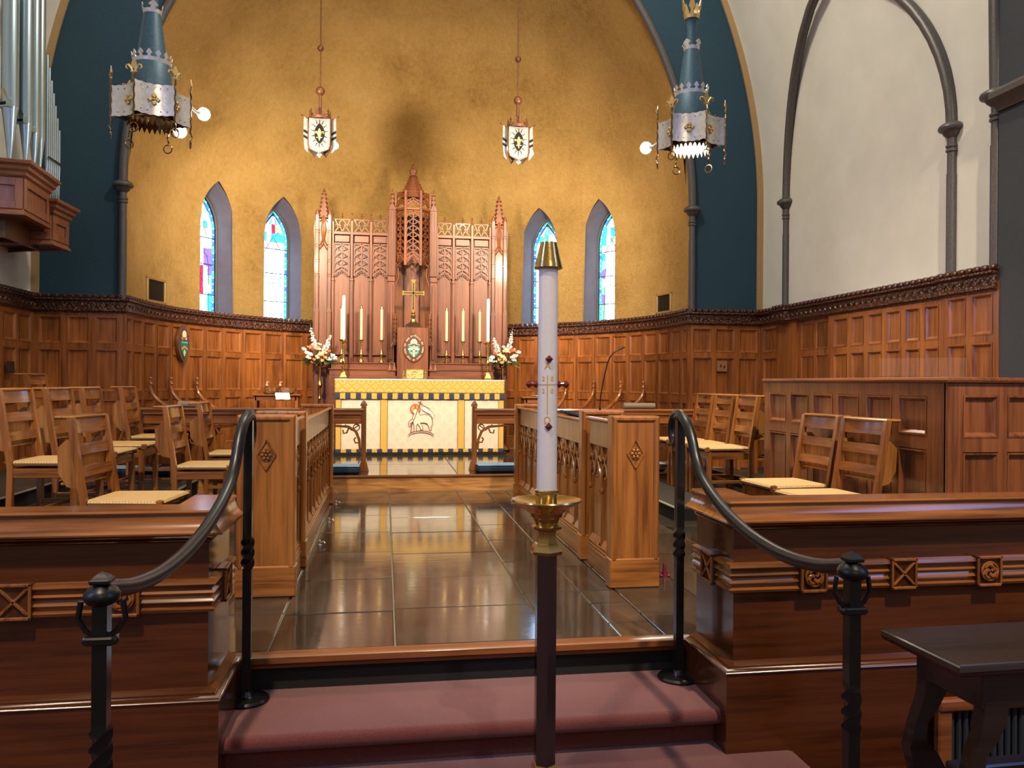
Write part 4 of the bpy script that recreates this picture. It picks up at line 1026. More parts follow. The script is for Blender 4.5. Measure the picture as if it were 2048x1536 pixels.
# bays
def tracery_bay(x0,x1,z0,z1,y,par,rows=4,r=.0075,mat='redoakZ',foot=True):
    r=r*1.35; m=M(); w=x1-x0; c=(x0+x1)/2; h=(z1-z0)/(rows+.35)
    def tb(p,rr=r): m.tube([(c+a*w/2,y,z) for a,z in p],rr,4,phase=PI/4,flat=1.3)
    tb([(0,z1),(0,z0+h*.55)],r*.9)
    for k in range(rows):
        zt=z1-h*k
        for s in (-1,1):
            tb([(0,zt-.0*h),(s*.18,zt-h*.22),(s*.50,zt-h*.42),(s*.82,zt-h*.55),(s*1,zt-h*.95)])
            if k<rows-1 or True:
                tb([(0,zt-h*1.0),(s*.20,zt-h*.86),(s*.45,zt-h*.80),(s*.72,zt-h*.62)],r*.7)
                m.sphere((c+s*.48*w/2,y,zt-h*.66),r*1.25,5,4)
    # cusped foot arch
    for s in (-1,1):
        tb([(0,z0+h*.75),(s*.25,z0+h*.62),(s*.55,z0+h*.42),(s*.85,z0+h*.18),(s*1,z0-h*.12)],r*1.3)
        tb([(s*.35,z0+h*.52),(s*.30,z0+h*.22),(s*.55,z0+h*.12),(s*.68,z0+h*.30)],r*.8); tb([(s*.72,z0+h*.24),(s*.62,z0-h*.08),(s*.88,z0-h*.14)],r*.8)
        tb([(s*1,z1),(s*1,z0-h*.12)],r*.8)
    tb([(-1,z1),(1,z1)])
    return m.build('tracery',mat,par)
bays=[(-1.065,-.865),(-.800,-.600),(-.545,-.350)]
for s in (-1,1):
    for a,b in bays:
        x0,x1=(a,b) if s<0 else (-b,-a)
        bp=M(); bp.box(x0,x1,.03,.05,zz_(1.50),zz_(3.03)); p=bp.build('bay_panel','redoakZ',re_)
        tracery_bay(x0,x1,zz_(2.58),zz_(3.01),.008,p,4,.0085,'redoakZ')
        gd=M(); gd.prism([(x0,zz_(3.01)),(x1,zz_(3.01)),(x1,zz_(2.60)),((x0+x1)/2,zz_(2.70)),(x0,zz_(2.60))],.026,.031); gd.build('tracery_ground','darkwood',p)  # darker board; shade of a deeper tracery recess put into the wood colour
        M().box(x0,x1,.0,.05,zz_(1.478),zz_(1.505),.004).build('sill_moulding','redoakX',p)
        M().box(x0+.003,x1-.003,.0,.05,zz_(3.035),zz_(3.125),.003).build('band_panel','redoakX',p)
        # openwork cresting
        m=M(); c=(x0+x1)/2; w=(x1-x0); zc=zz_(3.265); hh=.085
        def tb(pp,r=.009): m.tube([(c+a_*w/2,.03,zc+b_*hh) for a_,b_ in pp],r,4,phase=PI/4)
        for q in (-1,1):
            tb([(q*1,1),(q*.75,.3),(q*.35,-.1),(0,-1)]); tb([(q*1,-1),(q*.7,-.55),(q*.25,-.1),(q*.42,.45),(0,1.0)]); tb([(q*1,.1),(q*.75,.2),(q*.62,-.3)],.005)
        tb([(-1,1),(1,1)],.007); tb([(-1,-1),(1,-1)],.008)
        m.tube([(c,.03,zc+hh),(c,.03,zc+hh+.075)],.006,4); m.tube([(c-.024,.03,zc+hh+.045),(c+.024,.03,zc+hh+.045)],.006,4); m.octa((c,.03,zc+hh+.08),.010,.014)
        m.build('cresting','redoakX',re_)
M().box(-1.10,-.33,-.02,.12,zz_(3.135),zz_(3.175),.006).build('cornice','redoakX',re_); M().box(.33,1.10,-.02,.12,zz_(3.135),zz_(3.175),.006).build('cornice','redoakX',re_)
def mullion(x,top=3.42,w=.024,y=-.03):
    m=M(); m.box(x-w,x+w,y+.02,.06,zz_(1.372),zz_(2.52)); m.box(x-w*.55,x+w*.55,y,.05,zz_(1.372),zz_(2.52),.003)
    m.box(x-w*1.1,x+w*1.1,y-.005,.06,zz_(2.50),zz_(2.535),.004); m.box(x-w*.75,x+w*.75,y+.005,.05,zz_(2.535),zz_(top-.09),.004)
    m.add([(x-w*.9,y,zz_(top-.09)),(x+w*.9,y,zz_(top-.09)),(x+w*.9,.05,zz_(top-.09)),(x-w*.9,.05,zz_(top-.09)),(x,.01,zz_(top))],[(0,1,4),(1,2,4),(2,3,4),(3,0,4),(3,2,1,0)])
    m.octa((x,.01,zz_(top+.005)),.011,.02); m.build('mullion','redoakZ',re_)
for x in (-.8325,-.5725,.8325,.5725): mullion(x)
for x in (-1.085,1.085,-.335,.335): mullion(x,3.40,.018)
def spire(par,x,y,zb,zt,r,n=4,ph=PI/4,rows=6,name='spire'):
    m=M(); m.lathe([(r,zb),(r*.2,zt-.03),(.004,zt-.03)],x,y,n,ph)
    m.lathe([(r*.22,zt-.05),(r*.32,zt-.04),(r*.2,zt-.03),(.006,zt)],x,y,8)
    o=m.build(name,'redoakZ',par,ang=20); c=M()
    for k in range(rows):
        f=(k+.5)/rows; rr=r*(1-.8*f)+.006; z=zb+(zt-.05-zb)*f
        for j in range(n): a=ph+2*PI*j/n; c.octa((x+rr*math.cos(a),y+rr*math.sin(a),z),.021 if r>.05 else .014)
    c.build('crocket','redoakZ',o)
    return o
# end towers
for s in (-1,1):
    tw=M(); X=s*1.215
    tw.box(X-.125,X+.125,0,.16,0,zz_(2.15)); tw.box(X-.112,X+.112,.005,.15,zz_(2.1),zz_(3.34)); tw.box(X-.05,X+.05,-.012,.02,zz_(1.3),zz_(2.95))
    o=tw.build('tower','redoakZ',re_)
    for q in (-1,1):
        m=M(); bx=X+q*.083; m.box(bx-.03,bx+.03,-.05,.03,0,zz_(2.10),.006); m.box(bx-.024,bx+.024,-.035,.03,zz_(2.1),zz_(3.40),.006)
        for z in (2.55,2.75,2.95,3.15): m.box(bx-.03,bx+.03,-.042,.03,zz_(z),zz_(z+.014),.003); m.box(bx-.03,bx+.03,-.042,.03,zz_(z+.03),zz_(z+.04),.003)
        m.add([(bx-.034,-.055,zz_(2.06)),(bx+.034,-.055,zz_(2.06)),(bx,-.055,zz_(2.18)),(bx-.034,.0,zz_(2.06)),(bx+.034,.0,zz_(2.06)),(bx,0,zz_(2.18))],[(0,1,2),(0,2,5,3),(1,4,5,2)])
        m.lathe([(.030,zz_(3.38)),(.026,zz_(3.44)),(.008,zz_(3.47)),(.0001,zz_(3.48))],bx,0,6)
        m.build('buttress','redoakZ',o)
    m=M()
    m.tube([(X-.045,-.02,zz_(2.98)),(X-.01,-.02,zz_(3.06)),(X-.03,-.02,zz_(3.2)),(X-.01,-.02,zz_(3.38))],.009,4)
    m.tube([(X+.045,-.02,zz_(2.98)),(X+.01,-.02,zz_(3.06)),(X+.03,-.02,zz_(3.2)),(X+.01,-.02,zz_(3.38))],.009,4)
    m.tube([(X-.05,-.02,zz_(2.92)),(X,-.02,zz_(3.0)),(X+.05,-.02,zz_(2.92))],.010,4); m.tube([(X,-.02,zz_(3.0)),(X,-.02,zz_(3.36))],.007,4)
    m.tube([(X-.05,-.02,zz_(3.30)),(X,-.02,zz_(3.38)),(X+.05,-.02,zz_(3.30))],.008,4); m.build('tracery','oakZ',o)
    spire(o,X,.04,zz_(3.36),zz_(3.77),.078)
    # side scroll
    m=M(); m.prism([(X+s*.112,zz_(2.15)),(X+s*.135,zz_(2.0)),(X+s*.135,0),(X+s*.112,0)],.02,.14); m.prism([(X+s*.112,zz_(3.34)),(X+s*.135,zz_(3.22)),(X+s*.12,zz_(3.0)),(X+s*.112,zz_(2.9))],.02,.14); m.build('side_moulding','redoakZ',o)
# central niche
m=M(); m.box(-.33,-.25,-.02,.1,0,zz_(2.62)); m.box(.25,.33,-.02,.1,0,zz_(2.62)); m.build('pier','redoakZ',re_)
for s in (-1,1):
    m=M(); m.box(s*.245,s*.335,-.035,.0,zz_(1.372),zz_(2.52),.004); m.box(s*.27,s*.31,-.05,-.03,zz_(1.42),zz_(2.46),.004); m.box(s*.24,s*.345,-.05,.0,zz_(2.50),zz_(2.58),.008); m.build('pier_panel','redoakZ',re_)
    m=M(); m.box(s*.235,s*.335,-.06,.05,zz_(2.58),zz_(3.50),.006); m.box(s*.255,s*.265,-.07,-.05,zz_(2.6),zz_(3.48)); m.box(s*.30,s*.312,-.07,-.05,zz_(2.6),zz_(3.48))
    m.prism([(s*.335,zz_(3.35)),(s*.352,zz_(3.1)),(s*.352,zz_(2.6)),(s*.335,zz_(2.58))],-.04,.04); o=m.build('flanking_pier','redoakZ',re_)
    m=M(); m.add([(s*.235,-.06,zz_(3.50)),(s*.335,-.06,zz_(3.50)),(s*.285,-.06,zz_(3.60)),(s*.235,.04,zz_(3.50)),(s*.335,.04,zz_(3.50)),(s*.285,.04,zz_(3.60))],[(0,1,2),(0,2,5,3),(1,4,5,2),(3,5,4)]); m.build('gablet','redoakZ',o)
    spire(o,s*.285,-.01,zz_(3.50),zz_(3.80),.032,rows=4)
M().box(-.26,.26,.38,.42,zz_(1.80),zz_(3.5)).build('niche_back','oakZ',re_)
M().box(-.105,.105,.34,.39,zz_(1.80),zz_(2.82)).build('niche_panel','redoakZ',re_)
# canopy: three sides of an octagon
cv=[(-.235,.02),(-.105,-.13),(.105,-.13),(.235,.02)]
for k,(p,q) in enumerate(zip(cv,cv[1:])):
    d=Vector((q[0]-p[0],q[1]-p[1],0)); L=d.length; f=thing('canopy_side',None,None,(p[0],p[1],0),math.atan2(d.y,d.x)); f.parent=re_
    M().box(.0,L,.05,.06,zz_(3.15),zz_(3.42)).build('shade_sheet','shadow_black',f)  # black sheet standing in for the shade inside the canopy
    tracery_bay(.018,L-.018,zz_(2.80),zz_(3.47),0,f,7,.0075,'redoakZ')
    tracery_bay(.018,L-.018,zz_(3.56),zz_(3.74),0,f,2,.0075,'redoakZ')
    M().box(-.01,L+.01,-.012,.03,zz_(3.49),zz_(3.525),.005).build('cornice','redoakX',f)
for p in cv:
    M().box(p[0]-.020,p[0]+.020,p[1]-.020,p[1]+.02,zz_(2.72),zz_(3.76),.006).build('canopy_post','redoakZ',re_)
m=M()
for s in (-1,1): m.tube([(s*.235,.0,zz_(2.62)),(s*.22,-.01,zz_(2.72)),(s*.14,-.04,zz_(2.80)),(s*.11,-.12,zz_(2.86))],.012,6); m.tube([(s*.235,-.0,zz_(2.45)),(s*.19,-.0,zz_(2.58)),(s*.20,0,zz_(2.70))],.009,6)
m.tube([(-.10,-.13,zz_(2.74)),(-.05,-.13,zz_(2.80)),(0,-.13,zz_(2.88)),(.05,-.13,zz_(2.80)),(.10,-.13,zz_(2.74))],.012,6); m.build('canopy_arch','redoakZ',re_)
sp=spire(re_,0,-.0,zz_(3.66),zz_(4.02),.19,8,PI/8,7,'great_spire')
m=M(); m.lathe([(.035,zz_(3.96)),(.035,zz_(4.01)),(.05,zz_(4.03)),(.055,zz_(4.06)),(.05,zz_(4.08)),(.028,zz_(4.085)),(.02,zz_(4.10)),(.028,zz_(4.12)),(.012,zz_(4.145)),(.001,zz_(4.165))],0,0,8); m.build('finial','redoakZ',re_)
# small crocketed pinnacles either side of the tabernacle and little gables at its foot
for s in (-1,1):
    m=M(); X=s*.235
    m.tube([(X,-.10,zz_(1.62)),(X,-.10,zz_(2.06))],.012,6)
    for z in (1.74,1.80,1.86,1.92,1.98):
        for a in range(4): m.octa((X+.030*math.cos(R(90*a+45)),-.10+.03*math.sin(R(90*a+45)),zz_(z)),.013,.017)
    m.tube([(X-.05,-.10,zz_(1.60)),(X,-.10,zz_(1.72)),(X+.05,-.10,zz_(1.60))],.011,5); m.octa((X,-.10,zz_(2.08)),.012,.02)
    m.build('pinnacle','redoakZ',re_)
    for x in (s*.245,s*.305):
        m=M(); m.lathe([(.030,zz_(1.275)),(.012,zz_(1.33)),(.004,zz_(1.37))],x,-.34,4,PI/4); m.box(x-.03,x+.03,-.37,-.31,zz_(1.262),zz_(1.28),.003); m.lathe([(.012,zz_(1.17)),(.006,zz_(1.19)),(.006,zz_(1.235)),(.014,zz_(1.262))],x,-.34,8); m.build('colonnette','redoakZ',re_)
# tabernacle box carrying the cross
M().box(-.212,.212,-.33,.38,0,zz_(1.853),.004).build('tabernacle','redoakZ',re_)
# ------------------------------------------------------------------ seal plaque on the tabernacle
def vesica(hw_,hh_,n=14):
    r=(hh_*hh_+hw_*hw_)/(2*hw_); c=r-hw_; a=math.asin(hh_/r); L=[(-c+r*math.cos(a-2*a*i/n),r*math.sin(a-2*a*i/n)) for i in range(n+1)]
    L=L[::-1]; return L+[(-x,z) for x,z in L[::-1][1:-1]]
def seal():
    t=thing('seal_plaque','pointed oval carved seal reading the seal of the diocese around a green and cream shield','plaque',(.378,10.915,1.575))
    V=vesica(.140,.192); M().prism(V,-.014,.0).build('board','darkwood',t)
    m=M(); m.tube([(x,-.014,z) for x,z in V],.005,6,closed=True); m.tube([(x,-.016,z) for x,z in vesica(.098,.142)],.004,6,closed=True); m.build('rim','darkwood',t)
    txt='THE SEAL OF THE DIOCESE OF IOWA 1853'
    P=vesica(.112,.160,40)
    # path: from the foot clockwise (as seen) up the left side and down the right
    n=len(P); start=min(range(n),key=lambda i:P[i][1]); 
    seq=[P[(start+i)%n] for i in range(n+1)]
    if seq[len(seq)//4][0]>0: seq=seq[::-1]
    cum=[0]
    for a,b in zip(seq,seq[1:]): cum.append(cum[-1]+math.dist(a,b))
    tot=cum[-1]; m=M(); K=len(txt)
    for i,ch in enumerate(txt):
        if ch==' ': continue
        s=tot*(.045+.91*(i+.5)/K); j=next(k for k in range(1,len(cum)) if cum[k]>=s)-1; f=(s-cum[j])/(cum[j+1]-cum[j])
        x=seq[j][0]+(seq[j+1][0]-seq[j][0])*f; z=seq[j][1]+(seq[j+1][1]-seq[j][1])*f; an=math.atan2(seq[j+1][1]-seq[j][1],seq[j+1][0]-seq[j][0])
        T=Matrix.Translation((x,-.016,z))@Matrix.Rotation(-an,4,'Y')@Matrix.Rotation(PI/2,4,'X')@Matrix.Scale(.031,4)
        put_glyph(m,ch,T)
    m.build('lettering','enamel_cream',t)
    m=M(); m.box(-.003,.003,-.02,-.014,-.178,-.150); m.box(-.010,.010,-.02,-.014,-.163,-.158); m.build('cross_mark','enamel_cream',t)
    sh=[(-.082,.030),(.082,.030),(.083,-.02),(.07,-.065),(.04,-.105),(0,-.132),(-.04,-.105),(-.07,-.065),(-.083,-.02)]
    o=M().prism(sh,-.020,-.014).build('shield','enamel_green',t)
    for x in (-.052,.052): M().box(x-.006,x+.006,-.023,-.019,-.075,.028).build('bar','enamel_teal',o)
    for x in (-.030,.030):
        for z in (.0,-.075): M().lathe([(.001,-.020),(.010,-.010),(.010,.010),(.001,.02)],0,0,8,T=Matrix.Translation((x,-.02,z))@Matrix.Scale(.4,4,(0,1,0))).build('fruit','enamel_gold',o)
    m=M(); m.box(-.013,.013,-.028,-.019,-.125,.03,.003); m.box(-.075,.075,-.028,-.019,-.033,-.008,.003); m.build('cross','enamel_cream',o)
    m=M()
    for x,z in ((0,-.0205),(0,.008),(0,-.06),(-.045,-.0205),(.045,-.0205)): m.octa((x,-.029,z),.006,.008)
    m.build('jewel','enamel_red',o)
    mt=M()
    for s in (-1,1): mt.prism([(s*.004,.062),(s*.042,.060),(s*.046,.075),(s*.034,.102),(s*.012,.122),(s*.004,.12)],-.024,-.014)
    q=mt.build('mitre','enamel_cream',t); m=M(); m.box(-.046,.046,-.026,-.014,.048,.058,.002)
    for s in (-1,1): m.octa((s*.022,-.025,.086),.006)
    m.build('mitre_band','enamel_gold',q)
    m=M()
    for s in (-1,1): m.tube([(s*.03,-.02,.045),(s*.06,-.02,.045),(s*.078,-.02,.034)],.006,5)
    m.build('ribbon','enamel_pink',t)
seal()
# ------------------------------------------------------------------ altar cross
cr=thing('altar_cross','brass altar cross with flared ends on a stepped base above the seal','cross',(.370,11.02,1.853))
m=M(); m.box(-.115,.115,-.075,.075,0,.022,.003); m.box(-.10,.10,-.065,.065,.022,.045,.004); m.box(-.075,.075,-.05,.05,.045,.062,.004); m.build('base','old_brass',cr)
M().lathe([(.062,.062),(.04,.085),(.030,.12),(.022,.125),(.030,.145),(.030,.175),(.018,.185),(.026,.205),(.014,.225)],0,0,6).build('knop','brass',cr)
m=M(); a=.019; zc=.475
P=[(-a,.22),(a,.22),(a,zc-.022),(.12,zc-.022),(.150,zc-.036),(.150,zc+.036),(.12,zc+.022),(a,zc+.022),(a+.004,zc+.15),(.036,zc+.185),(-.036,zc+.185),(-a-.004,zc+.15),(-a,zc+.022),(-.12,zc+.022),(-.150,zc+.036),(-.150,zc-.036),(-.12,zc-.022),(-a,zc-.022)]
m.prism(P,-.010,.010); b=m.build('cross_arms','brass',cr)
m=M(); m.box(-.010,.010,-.014,-.009,.25,zc+.14); m.box(-.13,.13,-.014,-.009,zc-.010,zc+.010); m.build('inlay','old_brass',b)
m=M()
for k in range(4):
    an=R(45+90*k)
    m.tube([(.02*math.cos(an),-.0,zc+.02*math.sin(an)),(.062*math.cos(an),0,zc+.062*math.sin(an))],[.010,.003],5)
m.build('rays','brass',cr)
# ------------------------------------------------------------------ flower stands and flowers
def flower_stand(label,x,y):
    t=thing('flower_stand',label,'flower stand',(x,y,.165))
    M().lathe([(.105,0),(.105,.02),(.08,.05),(.03,.10),(.02,.14)],0,0,16).build('foot','old_brass',t)
    M().lathe([(.012,.12),(.012,.34),(.025,.36),(.012,.38),(.010,.42),(.022,.45),(.010,.48),(.010,.70),(.026,.72),(.014,.74),(.012,.76),(.012,.85),(.03,.87),(.035,.90),(.02,.93),(.016,.96),(.016,1.16),(.02,1.17)],0,0,12).build('stem','brass',t)
    M().lathe([(.02,1.15),(.045,1.16),(.055,1.20),(.048,1.23),(.052,1.235),(.040,1.22),(.001,1.19)],0,0,14).build('cup','old_brass',t)
    return t
def bloom(m,c,r,rnd,n=12):
    for k in range(n):
        a=rnd.uniform(0,2*PI); e=rnd.uniform(-.3,1.2); d=Vector((math.cos(a)*math.cos(e),math.sin(a)*math.cos(e),math.sin(e))); u=d.orthogonal().normalized(); v=d.cross(u)
        p=Vector(c); w=r*.38
        m.add([p+d*r*.15,p+d*r*.6+u*w+v*w*.2,p+d*r,p+d*r*.6-u*w-v*w*.2],[(0,1,2),(0,2,3)])
def arrangement(label,x,y,seed,flip):
    rnd=random.Random(seed); t=thing('flower_arrangement',label,'flowers',(x,y,.165+1.22))
    def stalk(p0,p1,k): M().tube([p0,p1],.004,5).build('stalk','green_leaf',k)
    # gladioli spikes
    for (dx,dz,tz) in ((-.11*flip,.30,.46),(.11*flip,.16,.36)):
        base=Vector((dx*.5,-.02,.10)); tip=Vector((dx*1.15 if dz>.2 else dx*1.35,-.02,tz)); m=M()
        for i in range(9):
            f=i/8; c=base.lerp(tip,.18+.72*f); r=.052*(1-f*.62); bloom(m,c+Vector((rnd.uniform(-.008,.008),-.01,0)),r,rnd,14)
        g=m.build('gladiolus','white_petal',t); stalk(base,tip+Vector((0,0,.03)),g)
    spec=[((-.12,-.06,.17),.055,'coral_petal'),((-.03,-.07,.165),.055,'cream_petal'),((.02,-.09,.08),.05,'cream_petal'),((.06,-.08,.11),.045,'cream_petal'),((-.02,-.10,.04),.045,'cream_petal'),((.07,-.08,.04),.04,'peach_petal'),((.03,-.10,-.0),.04,'peach_petal'),
          ((-.17,-.03,.10),.045,'white_petal'),((-.21,-.02,.15),.04,'white_petal'),((-.12,-.07,.08),.04,'white_petal'),((-.14,-.05,.04),.045,'white_petal'),((.16,-.04,.07),.045,'white_petal'),((.19,-.03,.03),.05,'white_petal'),((.12,-.06,.02),.04,'white_petal'),((-.07,-.09,.01),.035,'coral_petal'),((.12,-.05,.13),.03,'coral_petal'),((0,-.05,.22),.03,'cream_petal'),((-.1,-.06,-.02),.03,'peach_petal')]
    for c,r,mt in spec:
        m=M(); bloom(m,(c[0]*flip,c[1],c[2]),r,rnd,18 if r>.045 else 12); m.sphere((c[0]*flip,c[1],c[2]),r*.45,6,4); m.build('blossom',mt if not (flip<0 and mt=='coral_petal' and c[0]<0 and c[2]<.1) else 'peach_petal',t)
    m=M(); m2=M()
    for k in range(230):
        a=rnd.uniform(0,2*PI); el=rnd.uniform(-.35,.9); L=rnd.uniform(.10,.25)*(1.15 if el<.3 else .8); d=Vector((math.cos(a)*math.cos(el),math.sin(a)*math.cos(el)*.7,math.sin(el)*.7)); s=Vector((-math.sin(a),math.cos(a),.3)).normalized()*.011
        p0=d*L*.55; p1=d*L*.8; p2=d*L
        (m if rnd.random()<.75 else m2).add([p0,p1+s,p2+Vector((0,0,-.01)),p1-s],[(0,1,2),(0,2,3)])
    tag(m.build('leaves','green_leaf',t),kind='stuff'); tag(m2.build('leaves','lime_leaf',t),kind='stuff')
flower_stand('slender brass flower stand left of the altar',-.868,10.99); arrangement('white gladioli with coral and cream flowers on the stand left of the altar',-.868,10.99,5,1)
flower_stand('slender brass flower stand right of the altar',1.612,10.99); arrangement('white gladioli with peach and cream flowers on the stand right of the altar',1.612,10.99,9,-1)
# ------------------------------------------------------------------ credence tables
def side_table(label,x,y,w,d,h):
    t=thing('side_table',label,'table',(x,y,.165)); M().box(-w/2,w/2,-d/2,d/2,h-.022,h,.006).build('tabletop','oakX',t)
    for sx in (-1,1):
        for sy in (-1,1): M().box(sx*(w/2-.05)-.02,sx*(w/2-.05)+.02,sy*(d/2-.05)-.02,sy*(d/2-.05)+.02,0,h-.022,.003).build('leg','oakZ',t)
    m=M(); m.box(-w/2+.05,w/2-.05,-d/2+.03,-d/2+.045,h-.08,h-.022); m.box(-w/2+.05,w/2-.05,d/2-.045,d/2-.03,h-.08,h-.022); m.build('apron','oakX',t)
side_table('small oak side table holding glass bowls, left of the altar',-1.40,10.85,.62,.34,.775)
side_table('small oak side table mostly hidden by the tall candle, right of the altar',2.02,10.45,.50,.32,.765)
m=M(); m.lathe([(.01,0),(.09,.004),(.12,.012),(.118,.016),(.08,.009),(.001,.006)],0,0,20); tag(m.build('silver_tray','silver',None,(2.02,10.45,.93)),'shallow metal tray on the right side table','tray')
def bowl(label,x,y,r,h):
    m=M(); m.lathe([(r*.5,0),(r*.62,.004),(r*.8,h*.4),(r,h),(r*.985,h),(r*.78,h*.42),(r*.58,.010),(.001,.008)],0,0,20)
    tag(m.build('glass_bowl','clear_glass',None,(x,y,.94)),label,'bowl')
bowl('clear cut glass bowl at the left of the side table',-1.50,10.85,.11,.08); bowl('clear glass bowl at the right of the side table, behind the folded towel',-1.27,10.87,.12,.085)
def pump(label,x):
    t=thing('pump_bottle',label,'bottle',(x,10.94,.94)); M().lathe([(.028,0),(.030,.01),(.030,.08),(.012,.10),(.012,.11)],0,0,12).build('bottle','clear_glass',t)
    m=M(); m.lathe([(.015,.108),(.015,.13),(.006,.135),(.006,.155),(.01,.158),(.001,.165)],0,0,10); m.tube([(0,0,.16),(.03,0,.158)],.004,5); m.build('pump','enamel_pink',t)
pump('clear pump bottle on the left of the side table',-1.545); pump('clear pump bottle beside the folded towel on the side table',-1.375)
m=M(); vs=[];fs=[]; n=10
for i in range(n+1):
    f=i/n; 
    if f<.5: y=.05-.14*f/.5; z=.012
    else: y=-.09-.015*math.sin((f-.5)*3); z=.012-(f-.5)*2*.075
    for j in range(7): vs.append((-.09+.18*j/6+.03*f,y+.004*math.sin(j*2+i),z+.003*math.sin(j*1.7+i)+.006))
for i in range(n):
    for j in range(6): q=i*7+j; fs.append((q,q+1,q+8,q+7))
N_=len(vs); vs+=[(x,y-.008 if z<.01 else y,z-.010) for x,y,z in vs[:N_]]; fs+=[tuple(k+N_ for k in f[::-1]) for f in fs]
m.add(vs,fs); tag(m.build('hand_towel','linen',None,(-1.33,10.77,.94)),'folded white towel hanging over the front of the side table','towel')
# ------------------------------------------------------------------ shield plaque, vents, plates on the walls
def wall_angle(th): return math.atan2(math.sin(th),math.cos(th))
def plaque():
    th=R(158.8); r=RW-.01; t=thing('shield_plaque','pointed oval plaque with a green shield and mitre on the left apse panelling','plaque',(AX+r*math.cos(th),AY+r*math.sin(th),1.555),th-PI/2)
    # local -y looks into the room
    V=vesica(.112,.225); M().prism(V,-.05,-.012).build('board','darkwood',t)
    m=M()
    for k,(x,z) in enumerate(vesica(.104,.216,24)): m.sphere((x,-.05,z),.008,6,4)
    m.build('beading','pewter',t)
    o=M().prism([(-.066,.035),(.066,.035),(.072,-.02),(.06,-.08),(.03,-.14),(0,-.175),(-.03,-.14),(-.06,-.08),(-.072,-.02)],-.057,-.05).build('shield','enamel_green',t)
    m=M()
    for x in (-.045,-.015,.015,.045): m.octa((x,-.058,.010),.010,.014)
    m.build('star','enamel_teal',o)
    m=M(); m.prism([(-.06,-.055),(0,-.022),(.06,-.055),(.055,-.085),(0,-.052),(-.055,-.085)],-.061,-.056); m.build('chevron','enamel_gold',o)
    m=M(); m.box(-.018,.018,-.061,-.056,-.125,-.092); m.box(-.008,.008,-.061,-.056,-.15,-.075); m.build('charge','enamel_cream',o)
    m=M()
    for s in (-1,1): m.prism([(s*.003,.075),(s*.028,.075),(s*.036,.105),(s*.026,.14),(s*.003,.158)],-.06,-.05)
    m.build('mitre','enamel_cream',t)
    M().octa((0,-.055,.052),.016,.02).build('jewel','enamel_red',t)
    m=M()
    for s in (-1,1): m.tube([(s*.03,-.054,.045),(s*.045,-.054,.07)],.008,6)
    m.build('scroll','enamel_pink',t)
plaque()
def vent(label,th,z0,z1,w):
    r=AR-.012; t=thing('wall_vent',label,'vent',(AX+r*math.cos(th),AY+r*math.sin(th),(z0+z1)/2),th-PI/2); h=(z1-z0)
    m=M(); 
    for a in ((-w/2,w/2,-h/2,-h/2+.03),(-w/2,w/2,h/2-.03,h/2)): m.box(a[0],a[1],-.022,.03,a[2],a[3],.004)
    for a in (-w/2,w/2-.03): m.box(a,a+.03,-.022,.03,-h/2,h/2,.004)
    m.build('frame','gilt',t); M().box(-w/2+.01,w/2-.01,.01,.03,-h/2+.01,h/2-.01).build('backing','shadow_black',t)
    n=11
    for i in range(n): x=-w/2+.035+(w-.07)*(i+.5)/n; M().box(x-.004,x+.004,-.012,.012,-h/2+.025,h/2-.025).build('slat','vent_dark',t)
    m=M()
    for i in range(12): z=-h/2+.03+(h-.06)*(i+.5)/12; m.box(-w/2+.03,w/2-.03,-.004,.004,z-.002,z+.002)
    m.build('cross_wires','vent_dark',t)
vent('gilt framed dark vent on the gold wall beside the left shaft',R(167.0),2.00,2.29,.42)
vent('gilt framed dark vent on the gold wall near the right shaft',R(10.3),2.00,2.26,.36)
t=thing('switch_plate','brown double switch plate on the panelling right of the apse','switch',(3.885,YA-.055,1.325))
M().box(-.062,.062,-.006,.018,-.062,.062,.004).build('plate','plate_metal',t)
for x in (-.022,.022): M().box(x-.007,x+.007,-.014,-.005,-.016,.014,.003,Matrix.Rotation(R(12),4,'Y')).build('switch_toggle','mic_black',t)
t=M().box(-.006,.02,-.055,.055,-.055,.055,.004).build('wall_plate','vent_dark',None,(XL+.056,8.30,1.225)); tag(t,'small dark square plate on the far left panelling','plate')
# ------------------------------------------------------------------ gooseneck microphone and blue folder on the right desk
mc=thing('gooseneck_microphone','thin black gooseneck microphone rising from the long right choir desk','microphone',(1.64,6.0,.80))
P=bez([(0,0,.0),(0,0,.15),(.012,.0,.26),(.045,0,.42),(.065,0,.49),(.10,0,.545),(.145,0,.575)],6); M().tube(P,.0052,8).build('neck','mic_black',mc)
M().tube([(.145,0,.575),(.19,0,.598)],[.007,.010],8).build('head','mic_black',mc); M().tube([(0,0,-.8),(0,0,.12)],.008,8).build('stem','mic_black',mc); M().lathe([(.10,-.80),(.10,-.785),(.012,-.77)],0,0,16).build('base','mic_black',mc)
m=M(); m.box(-.11,.11,-.15,.15,0,.02,.004,Matrix.Rotation(R(16),4,'Y')); tag(m.build('blue_folder','navy_velvet',None,(1.36,5.55,.870)),'dark blue folder lying on the long right choir desk','folder')
